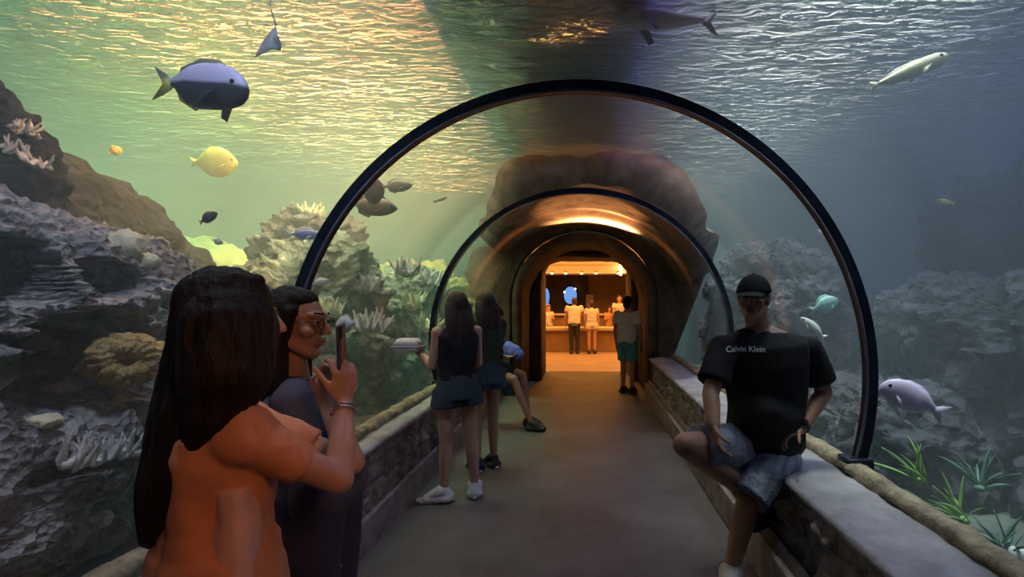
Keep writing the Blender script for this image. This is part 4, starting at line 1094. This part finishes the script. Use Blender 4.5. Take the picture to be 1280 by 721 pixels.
# ======== woman with glasses
def woman_glasses():
    root = empty('person', (P(390, 700, 1.79).x, 1.79, 0), 'person with glasses and long black hair in dark clothes, face in profile', 'person')
    hc = P(371, 405, 1.78); f = V((0.985, 0.02, -0.10)); r = V((0.05, -1, 0)).normalized()
    mb = MB(); at, B = head(mb, hc, f, s=1.04)
    neck = P(368, 468, 1.80); chest = P(380, 540, 1.80); waist = P(392, 620, 1.80); pel = V((waist.x+0.03, 1.80, 0.86))
    shR = P(366, 502, 1.64); shL = P(372, 492, 1.96); elR = V((shR.x+0.07, 1.61, 0.93)); wrR = V((shR.x+0.0, 1.72, 0.66))
    elL = V((shL.x+0.05, 2.0, 0.95)); wrL = V((shL.x+0.10, 1.98, 0.70))
    mb.limb(neck-V((0, 0, 0.02)), at(0, -0.02, -0.06), 0.052, 0.046)
    torso(mb, pel, waist, chest, neck-V((0, 0, 0.02)), r, k=1.02, fem=True); arm(mb, shR, elR, wrR, k=1.02); arm(mb, shL, elL, wrL, k=1.02)
    for w_ in (wrR, wrL): hand(mb, w_, (0.1, 0, -1), (-0.5, 0, -0.2) if 0 else (0.2, 0.6 if w_ is wrR else -0.6, 0), (1, 0, 0.2), curl=0.35)
    hips = []
    for sg in (1, -1):
        h = pel+r*0.085*sg; kn = V((h.x+0.01, h.y, 0.45)); an = V((h.x, h.y, 0.08)); leg(mb, h, kn, an, an+V((0.19, 0, -0.05)), k=1.02); hips.append(h)
    mb.blob('body', M['skin_tan'], root, voxel=0.005, smooth=4)
    face_parts(root, at, B, 1.04)
    mb = MB(); torso(mb, pel, waist, chest, neck-V((0, 0, 0.03)), r, k=1.05, ex=0.024, fem=True)
    for sh, el, w_ in ((shR, elR, wrR), (shL, elL, wrL)):
        mb.ell(sh, (0.062, 0.062, 0.06)); mb.limb(sh, el, 0.06, 0.05); mb.limb(el, el.lerp(w_, 0.85), 0.052, 0.042, cap=False); mb.limb(sh, neck-V((0, 0, 0.05)), 0.056, 0.05)
    mb.limb(pel+V((0, 0, 0.08)), pel-V((0, 0, 0.05)), 0.13, 0.14, side=r, asp=1.3, cap=False)
    mb.blob('shirt', M['slate'], root, voxel=0.008, smooth=6, disp=folds(0.009, 9, seed=3))
    for h in hips:
        mb = MB(); mb.limb(h+V((0, 0, 0.02)), V((h.x, h.y, 0.1)), 0.112, 0.065, cap=False); mb.blob('trouser_leg', M['navy'], root, voxel=0.012, disp=folds(0.006))
        shoe(root, V((h.x, h.y, 0.08)), V((h.x+0.19, h.y, 0.03)), M['dark_shoe'], voxel=0.009)
    mb = MB(); mb.ell(at(0, -0.030, 0.040), (0.090, 0.088, 0.092), B); mb.ell(at(0, -0.055, -0.02), (0.085, 0.060, 0.10), B)
    mb.ell(at(0, 0.004, 0.082), (0.068, 0.058, 0.040), B)
    for sg in (1, -1):
        mb.limb(at(0.072*sg, 0.008, 0.045), at(0.076*sg, -0.012, -0.08), 0.022, 0.028); mb.limb(at(0.07*sg, -0.015, -0.08), at(0.075*sg, 0.0, -0.20), 0.032, 0.03); mb.limb(at(0.075*sg, 0, -0.2), at(0.08*sg, 0.02, -0.30), 0.03, 0.012)
    mb.limb(at(0, -0.06, -0.03), at(0, -0.085, -0.22), 0.085, 0.07, side=r, asp=1.2); mb.limb(at(0, -0.085, -0.22), at(0, -0.08, -0.36), 0.07, 0.03, side=r, asp=1.4)
    mb.blob('hair', M['hair_black'], root, voxel=0.006, smooth=3, disp=strands(0.004))
    # glasses (worn: a thing of its own)
    g = empty('glasses', hc, 'thin dark-rimmed glasses worn by the person seen in profile', 'glasses')
    for k in (-1, 1):
        c = at(0.033*k, 0.101, 0.012); rr = []
        for i in range(28):
            t = 2*math.pi*i/28; ctr = c+(B@V((0.022*math.cos(t), -0.004*abs(math.cos(t)), 0.017*math.sin(t))))
            o_ = (B@V((math.cos(t), 0, math.sin(t)))); y_ = B@V((0, 1, 0))
            rr.append([ctr+o_*(0.0018*math.cos(a))+y_*(0.0018*math.sin(a)) for a in [2*math.pi*q/6 for q in range(6)]])
        b = MB(); b.rings(rr, loop=True); b.build('rim', M['glass_frame'], g)
        b = MB(); b.tube([at(0.058*k, 0.098, 0.016), at(0.075*k, 0.06, 0.018), at(0.080*k, 0.005, 0.016), at(0.080*k, -0.015, 0.004)], 0.0018, 6); b.build('temple', M['glass_frame'], g)
    b = MB(); b.tube([at(-0.009, 0.103, 0.016), at(0, 0.108, 0.019), at(0.009, 0.103, 0.016)], 0.0016, 6); b.build('bridge', M['glass_frame'], g)
woman_glasses()

# ======== generic standing figure
def standing(label, x, y, h, yaw, top_m, bottom_m, skin_m, hair_m, hair='long', arms=None, bottom='shorts', sleeve=0.45, shoe_m=None, voxel=0.008, lean=0.0, k=1.0, fem=True, legs=None, foot_len=0.16, group=None, top_name='shirt', toes=None):
    root = empty('person', (x, y, 0), label, 'person', group)
    s = h/1.70; a = math.radians(yaw); f = V((math.cos(a), math.sin(a), 0)); r = f.cross(V((0, 0, 1)))
    o = V((x, y, 0))
    def at_(fx, rx, z): return o+f*fx*s+r*rx*s+V((0, 0, z*s))
    ln = lean
    pel = at_(0, 0, 0.92); waist = at_(0.02*ln+0.1*ln, 0, 1.08); chest = at_(0.28*ln, 0, 1.28-0.05*ln); neck = at_(0.45*ln, 0, 1.45-0.12*ln); hc = at_(0.55*ln+0.02, 0, 1.585-0.16*ln)
    mb = MB(); at, B = head(mb, hc, f-V((0, 0, 0.25*ln)), s=s)
    mb.limb(neck-V((0, 0, 0.02)), at(0, -0.02, -0.06), 0.054*s, 0.047*s); torso(mb, pel, waist, chest, neck, r, k=s*k, fem=fem)
    sw = 0.165 if fem else 0.19
    arms = arms or {}
    AR = {}
    for sg in (1, -1):
        sh = chest.lerp(neck, 0.62)+r*(sw*s*sg*k)
        spec = arms.get(sg)
        if spec: el = sh+f*spec[0][0]*s+r*spec[0][1]*s*sg+V((0, 0, spec[0][2]*s)); wr = el+f*spec[1][0]*s+r*spec[1][1]*s*sg+V((0, 0, spec[1][2]*s))
        else: el = sh+r*0.05*sg*s+V((0, 0, -0.28*s)); wr = el+f*0.05*s+V((0, 0, -0.245*s))
        arm(mb, sh, el, wr, k=s*k); d = (wr-el).normalized(); n_ = (-r*sg) if abs(d.z) > 0.6 else V((0, 0, 1))
        hand(mb, wr, d, n_, f if abs(d.z) > 0.6 else -r*sg, curl=0.3, s=s, rr=max(1, voxel/0.0085))
        AR[sg] = (sh, el, wr)
    LG = []
    for i, sg in enumerate((1, -1)):
        hip = pel+r*(0.088*s*sg)
        ko, ao = (legs[i] if legs else ((0.02, 0.0), (0.0, 0.0)))
        kn = V((hip.x, hip.y, 0.49*s))+f*ko[0]+r*ko[1]*sg; an = V((hip.x, hip.y, 0.085))+f*ao[0]+r*ao[1]*sg
        td = f if not toes else V((math.cos(math.radians(toes[i])), math.sin(math.radians(toes[i])), 0))
        toe = an+td*foot_len; toe.z = 0.032
        leg(mb, hip, kn, an, toe, k=s*k); LG.append((hip, kn, an, toe))
    mb.blob('body', skin_m, root, voxel=voxel, smooth=3)
    if voxel < 0.01: face_parts(root, at, B, s)
    mb = MB(); torso(mb, pel, waist, chest, neck-V((0, 0, 0.02)), r, k=s*k, ex=0.022, fem=fem, hips=not fem or bottom != 'shorts')
    for sg in (1, -1):
        sh, el, wr = AR[sg]
        mb.limb(sh-V((0, 0, 0.015)), neck-V((0, 0, 0.06)), (0.055 if sleeve else 0.04)*s, 0.05*s)
        if sleeve: mb.ell(sh, (0.066*s*k,)*3); mb.limb(sh, sh.lerp(el, sleeve), 0.066*s*k, 0.066*s*k, cap=False)
    mb.blob(top_name, top_m, root, voxel=max(0.009, voxel), smooth=5, disp=folds(0.008, 10, seed=x*3))
    mb = MB()
    mb.limb(waist-V((0, 0, 0.04*s)), pel-V((0, 0, 0.08*s)), 0.122*s*k, 0.145*s*k, side=r, asp=1.36, cap=False)
    for hip, kn, an, toe in LG:
        if bottom == 'shorts': mb.limb(hip, hip.lerp(kn, 0.32), 0.112*s*k, 0.128*s*k, cap=False)
        elif bottom == 'long_shorts': mb.limb(hip, hip.lerp(kn, 0.8), 0.108*s*k, 0.10*s*k, cap=False)
        else: mb.limb(hip, kn, 0.10*s, 0.072*s); mb.limb(kn, kn.lerp(an, 0.93), 0.072*s, 0.058*s, cap=False)
    mb.blob('trousers' if bottom == 'trousers' else 'shorts', bottom_m, root, voxel=max(0.009, voxel), smooth=4, disp=folds(0.006, 10, seed=y))
    for hip, kn, an, toe in LG:
        shoe(root, an, toe, shoe_m or M['dark_shoe'], voxel=max(0.007, voxel), sole=M['white_shoe'] if voxel < 0.01 else None)
    mb = MB(); hair_cap(mb, at, B, s, ex=0.016 if hair != 'short' else 0.008)
    if hair == 'long':
        for q in (-0.05, 0, 0.05):
            mb.chain([at(q, -0.05, 0.0), at(q*1.3, -0.085, -0.10), at(q*1.35, -0.10, -0.22), at(q*1.1, -0.10, -0.32-0.02*(q > 0))], [0.06*s, 0.055*s, 0.045*s, 0.018*s])
        for sg in (1, -1): mb.chain([at(0.07*sg, 0.0, 0.02), at(0.078*sg, -0.02, -0.09), at(0.07*sg, -0.05, -0.2)], [0.028*s, 0.03*s, 0.018*s])
    mb.blob('hair', hair_m, root, voxel=max(0.0075, voxel), smooth=3, disp=strands(0.004 if hair == 'long' else 0.002, 60))
    return root, AR, at, B

# middle pair on the left
rootC, AC, _, _ = standing('person in a black sleeveless top and denim shorts carrying a white takeaway box', -0.955, 3.86, 1.545, 122, M['black_cloth'], M['denim'], M['skin_light'], M['hair_brown'],
    arms={-1: ((0.04, 0.03, -0.27), (0.17, 0.05, 0.08)), 1: ((0.04, 0.03, -0.27), (0.16, -0.06, -0.08))}, sleeve=0, shoe_m=M['white_shoe'], voxel=0.0065, k=1.0, top_name='tank_top', legs=[((0.0, 0.03), (-0.02, 0.05)), ((0.02, 0.0), (0.0, 0.02))], toes=(100, 185))
def takeaway_box(c, M_=None):
    root = empty('takeaway_box', c, 'white clamshell takeaway box balanced on the hand of the person in denim shorts', 'box')
    mw = mat('white_foam', (0.82, 0.80, 0.84), rough=0.6)
    def fr(z0, z1, a0, a1, cx=c):
        v = []
        n = 32
        R = []
        for (z, a) in ((z0, a0), (z1, a1)):
            R.append([V((cx.x+a*math.copysign(abs(math.cos(t))**0.35, math.cos(t))*1.08, cx.y+a*math.copysign(abs(math.sin(t))**0.35, math.sin(t)), cx.z+z)) for t in [2*math.pi*i/n for i in range(n)]])
        return R
    b = MB(); b.rings(fr(-0.04, 0.0, 0.075, 0.10)); b.build('tray', mw, root)
    b = MB(); b.rings(fr(0.001, 0.008, 0.105, 0.105)); b.build('rim', mw, root)
    b = MB(); b.rings(fr(0.009, 0.062, 0.10, 0.062)); b.build('lid', mw, root)
wl = AC[-1][2]
takeaway_box(wl+V((-0.10, 0.015, 0.058)))
standing('person with long hair and dark olive shirt standing just behind the denim-shorts person', -0.875, 4.55, 1.56, 128, M['olive'], M['denim'], M['skin_tan'], M['hair_brown'], shoe_m=M['dark_shoe'], voxel=0.009, arms={1: ((0.1, 0.0, -0.24), (0.2, -0.05, 0.05)), -1: ((0.1, 0.0, -0.24), (0.2, -0.05, 0.05))})

# seated person on the left ledge
def seated():
    x, y = -1.17, 6.15
    root = empty('person', (x, y, 0.6), 'person in dark clothes sitting on the left parapet with legs stretched out', 'person')
    f = V((0.96, -0.28, 0)); r = f.cross(V((0, 0, 1))); o = V((x, y, 0)); A = lambda a, b, z: o+f*a+r*b+V((0, 0, z))
    mb = MB(); hc = A(0.12, 0, 1.30); at, B = head(mb, hc, f+V((0, 0, -0.35)))
    pel = A(0, 0, 0.72); waist = A(0.0, 0, 0.85); chest = A(0.04, 0, 1.02); neck = A(0.07, 0, 1.17)
    mb.limb(neck, at(0, -0.02, -0.05), 0.05, 0.046); torso(mb, pel, waist, chest, neck, r, fem=True, k=0.95)
    AR = []
    for s in (1, -1):
        sh = A(0.05, 0.16*s, 1.12); el = A(0.10, 0.20*s, 0.87); wr = A(0.30, 0.08*s, 0.84); arm(mb, sh, el, wr, k=0.95); hand(mb, wr, f, (0, 0, 1), -r*s, curl=0.5); AR.append((sh, el, wr))
    L = []
    for s, (kx, ax, kz) in ((1, (0.40, 0.62, 0.58)), (-1, (0.42, 0.50, 0.60))):
        hip = A(0.03, 0.09*s, 0.69); kn = A(kx, 0.10*s, kz); an = A(ax, 0.10*s, 0.085); toe = an+f*0.18; toe.z = 0.032; leg(mb, hip, kn, an, toe, k=0.95); L.append((hip, kn, an, toe))
    mb.blob('body', M['skin_tan'], root, voxel=0.01)
    mb = MB(); torso(mb, pel, waist, chest, neck-V((0, 0, 0.02)), r, fem=True, k=0.97, ex=0.02)
    for sh, el, wr in AR: mb.limb(sh, el, 0.06, 0.052); mb.limb(el, el.lerp(wr, 0.8), 0.052, 0.042, cap=False)
    mb.blob('shirt', M['black_cloth'], root, voxel=0.011, disp=folds(0.007))
    mb = MB(); mb.ell(pel, (0.13, 0.17, 0.10))
    for hip, kn, an, toe in L: mb.limb(hip, hip.lerp(kn, 0.75), 0.10, 0.088, cap=False)
    mb.blob('shorts', M['black_cloth'], root, voxel=0.011)
    for hip, kn, an, toe in L: shoe(root, an, toe, M['dark_shoe'], voxel=0.009)
    mb = MB(); hair_cap(mb, at, B, 1, 0.016); mb.chain([at(0, -0.07, 0), at(0, -0.09, -0.15), at(0, -0.08, -0.25)], [0.07, 0.06, 0.02]); mb.blob('hair', M['hair_black'], root, voxel=0.009, disp=strands(0.003))
    c = A(0.34, -0.0, 0.90)
    b = MB(); b.ell(c, (0.10, 0.07, 0.08)); b.limb(c+V((-0.05, 0, 0.05)), c+V((0.06, 0, -0.04)), 0.06, 0.07)
    o_ = b.blob('blue_bag', M['blue_cloth'], None, voxel=0.008, disp=folds(0.012, 14)); tag(o_, 'crumpled bright blue bag on the lap of the seated person', 'bag')
seated()

# man leaning on the right parapet
def man():
    Y = 2.75
    root = empty('person', (0.9, Y, 0), 'person in a black cap and T-shirt leaning on the right parapet with one knee out', 'person')
    s_ = Y/F
    hc = P(942, 374, 2.72); f = V((-0.45, -0.88, -0.05)).normalized(); fb = V((-0.30, -0.95, 0)).normalized()
    r = fb.cross(V((0, 0, 1))).normalized()    # his right hand side: towards image left
    mb = MB(); at, B = head(mb, hc, f, s=1.0)
    mb.limb(at(0, 0.035, -0.075), at(0, 0.05, -0.10), 0.045, 0.035)
    neck = P(948, 408, 2.76); chest = P(955, 455, 2.76); waist = P(958, 515, 2.78); pel = P(955, 560, 2.80)
    shR = P(904, 436, 2.72); shL = P(1010, 436, 2.78); elR = P(888, 492, 2.60); wrR = P(893, 530, 2.48); elL = P(1030, 490, 2.80); wrL = P(1001, 536, 2.66)
    mb.limb(neck-V((0, 0, 0.02)), at(0, -0.02, -0.055), 0.066, 0.060)
    torso(mb, pel, waist, chest, neck, r, k=1.12)
    mb.ell(waist+fb*0.05, (0.15, 0.13, 0.14))
    arm(mb, shR, elR, wrR, k=1.18); arm(mb, shL, elL, wrL, k=1.18)
    hand(mb, wrR, (0.15, -0.25, -1), (0.7, 0.5, 0), (-0.2, -1, 0.1), curl=0.35, s=1.08)
    hand(mb, wrL, (-0.9, -0.2, -0.35), (0.1, 0.4, -1), (-0.1, -0.9, 0.3), curl=0.45, s=1.08)
    hR = pel+r*0.10; hL = pel-r*0.09
    knR = P(857, 556, 2.45); anR = V((1.02, 2.86, 0.36)); toeR = V((0.90, 2.74, 0.30))
    knL = P(936, 622, 2.62); anL = P(914, 692, 2.66); anL.z = 0.10; toeL = V((anL.x-0.06, anL.y-0.19, 0.035))
    leg(mb, hR, knR, anR, toeR, k=1.12); leg(mb, hL, knL, anL, toeL, k=1.12)
    mb.blob('body', M['skin_tan'], root, voxel=0.006, smooth=4)
    face_parts(root, at, B)
    # T-shirt
    mb = MB(); torso(mb, pel+V((0, 0, 0.06)), waist, chest, neck-V((0, 0, 0.02)), r, k=1.18, ex=0.026)
    mb.ell(waist+fb*0.05, (0.185, 0.165, 0.17))
    mb.limb(waist, pel+V((0, 0, 0.03)), 0.15, 0.155, side=r, asp=1.35, cap=False)
    for sh, el in ((shR, elR), (shL, elL)):
        mb.ell(sh, (0.074,)*3); mb.limb(sh, sh.lerp(el, 0.75), 0.074, 0.084, cap=False); mb.limb(sh, neck-V((0, 0, 0.045)), 0.066, 0.06)
    tee = mb.blob('t_shirt', M['black_cloth'], root, voxel=0.008, smooth=6, disp=folds(0.008, 8))
    # shorts
    mb = MB(); mb.limb(waist-V((0, 0, 0.05)), pel-V((0, 0, 0.09)), 0.135, 0.15, side=r, asp=1.3, cap=False)
    mb.limb(hR, hR.lerp(knR, 0.80), 0.118, 0.105, cap=False); mb.limb(hL, hL.lerp(knL, 1.02), 0.118, 0.105, cap=False)
    mb.blob('shorts', M['tie_dye'], root, voxel=0.008, smooth=4, disp=folds(0.009, 9))
    shoe(root, anL, toeL, M['white_shoe'], sole=M['white_shoe'], ex=0.014); shoe(root, anR, toeR, M['dark_shoe'], sole=M['dark_shoe'], ex=0.012)
    # short hair and cap
    mb = MB(); mb.ell(at(0, -0.022, 0.030), (0.080, 0.092, 0.085), B); mb.ell(at(0, -0.06, -0.02), (0.068, 0.045, 0.06), B); mb.blob('hair', M['hair_black'], root, voxel=0.006, disp=strands(0.002, 80, 40))
    cap = empty('cap', at(0, 0, 0.08), 'plain black baseball cap worn by the leaning person', 'cap')
    mb = MB()
    rings = []
    for i in range(10):
        t = i/9*math.pi/2*0.97
        rings.append([at(0.090*math.cos(t)*math.cos(a), -0.010+0.105*math.cos(t)*math.sin(a), 0.034+0.100*math.sin(t)) for a in [2*math.pi*k/28 for k in range(28)]])
    mb.rings(rings); mb.build('crown', M['black_cloth'], cap)
    mb = MB(); rings = []
    for j in range(7):
        u_ = j/6
        rings.append([at(0.074*math.cos(a)*(1-0.05*u_), 0.058+0.04*math.sin(a)+0.075*u_*math.sin(a)**0.8, 0.044-0.018*u_-0.012*math.cos(a)**2) for a in [math.pi*(0.04+0.92*k/14) for k in range(15)]]+
                     [at(0.074*math.cos(a)*(1-0.05*u_), 0.058+0.04*math.sin(a)+0.075*u_*math.sin(a)**0.8, 0.038-0.018*u_-0.012*math.cos(a)**2) for a in [math.pi*(0.04+0.92*k/14) for k in range(14, -1, -1)]])
    mb.rings(rings); mb.build('visor', M['black_cloth'], cap)
    mb = MB(); mb.ell(at(0, -0.01, 0.135), (0.009, 0.009, 0.005)); mb.build('button', M['black_cloth'], cap)
    # lettering, laid on the chest
    cu = bpy.data.curves.new('lettering', 'FONT'); cu.body = 'Calvin Klein'; cu.size = 0.040; cu.align_x = 'CENTER'; cu.extrude = 0.0; cu.offset = 0.0006; cu.resolution_u = 4
    tmp = bpy.data.objects.new('tmp', cu); col.objects.link(tmp); dg = bpy.context.evaluated_depsgraph_get(); dg.update()
    tme = bpy.data.meshes.new_from_object(tmp.evaluated_get(dg)); bpy.data.objects.remove(tmp)
    bm = bmesh.new(); bm.from_mesh(tme); bmesh.ops.triangulate(bm, faces=bm.faces); bm.to_mesh(tme); bm.free()
    off = root.location
    bvh = BVHTree.FromPolygons([off+v.co for v in tee.data.vertices], [tuple(p.vertices) for p in tee.data.polygons])
    c = P(932, 439, 2.0); eye = V((0, 0, EYE)); dirc = (c-eye).normalized()
    h0 = bvh.ray_cast(eye, dirc)[0]
    right = -r; up = V((0, 0, 1))
    for v in tme.vertices:
        q = V((0, 0, 0)); nq = 0
        for dx_ in (-0.012, 0, 0.012):
            for dz_ in (-0.012, 0, 0.012):
                p = h0+right*(v.co.x+dx_)+up*(v.co.y+dz_)+fb*0.4
                hit_ = bvh.ray_cast(p, -fb)
                if hit_[0] is not None: q += hit_[0]-right*dx_-up*dz_; nq += 1
        q = q/nq if nq else h0+right*v.co.x+up*v.co.y
        v.co = q+fb*0.006
    link('shirt_lettering', tme, mat('print_white', (0.9, 0.9, 0.92), rough=0.7), root, smooth=False)
    # watch
    w_ = empty('wristwatch', wrL, 'black watch on the left wrist of the leaning person', 'watch')
    dd = (wrL-elL).normalized(); a = dd.cross(V((0, 0, 1))).normalized(); e = dd.cross(a); c = elL.lerp(wrL, 0.93)
    b = MB(); b.rings([[c+dd*q+a*(rad*math.cos(t))+e*(rad*math.sin(t)) for (q, rad) in ((-0.011, 0.033), (0.011, 0.032), (0.011, 0.037), (-0.011, 0.038))] for t in [2*math.pi*k/26 for k in range(26)]], loop=True); b.build('strap', M['dark_shoe'], w_)
    fd = (V((0, 0, EYE))-c).normalized(); fd = (fd-dd*fd.dot(dd)).normalized(); b = MB(); b.limb(c+fd*0.034, c+fd*0.047, 0.020, 0.018, cap=False); b.build('watch_face', M['iris'], w_)
man()

# man by the doorway
standing('person in a white T-shirt and teal shorts standing by the right side of the doorway', 0.70, 8.25, 1.56, 60, M['white_cloth'], M['teal_cloth'], M['skin_tan'], M['hair_black'], hair='short', bottom='long_shorts', fem=False, voxel=0.011, sleeve=0.6)
# people in the orange room
standing('person in a white top and dark trousers leaning over the counter', P(718, 0, 14.35).x, 14.3, 1.62, 92, M['white_cloth'], M['dark_shoe'], M['skin_tan'], M['hair_brown'], hair='short', bottom='trousers', voxel=0.014, lean=0.35, fem=False, k=1.05)
standing('bare-legged person in a white shirt at the counter, right of the dark-trousered one', P(740, 0, 14.3).x, 14.3, 1.52, 96, M['white_cloth'], M['white_cloth'], M['skin_light'], M['hair_brown'], hair='short', bottom='shorts', voxel=0.014, lean=0.3)
for px, Y, h, m1, lb in ((685, 15.85, 1.35, 'white_cloth', 'small pale-dressed person behind the counter at the left edge of the doorway'),
                         (679, 16.3, 1.62, 'white_cloth', 'taller pale person behind the counter half hidden by the left doorway edge'),
                         (762, 16.3, 1.30, 'orange_top', 'small dim orange-dressed person behind the counter on the right'),
                         (774, 16.2, 1.66, 'white_cloth', 'pale-dressed person behind the counter beside the doorway person')):
    standing(lb, (px-730)*Y/F, Y, h, -80, M[m1], M['navy'], M['skin_light'], M['hair_brown'], hair='short', bottom='trousers', voxel=0.014, arms={1: ((0.1, 0.05, -0.24), (0.2, -0.05, 0.03)), -1: ((0.1, 0.05, -0.24), (0.2, -0.05, 0.03))})
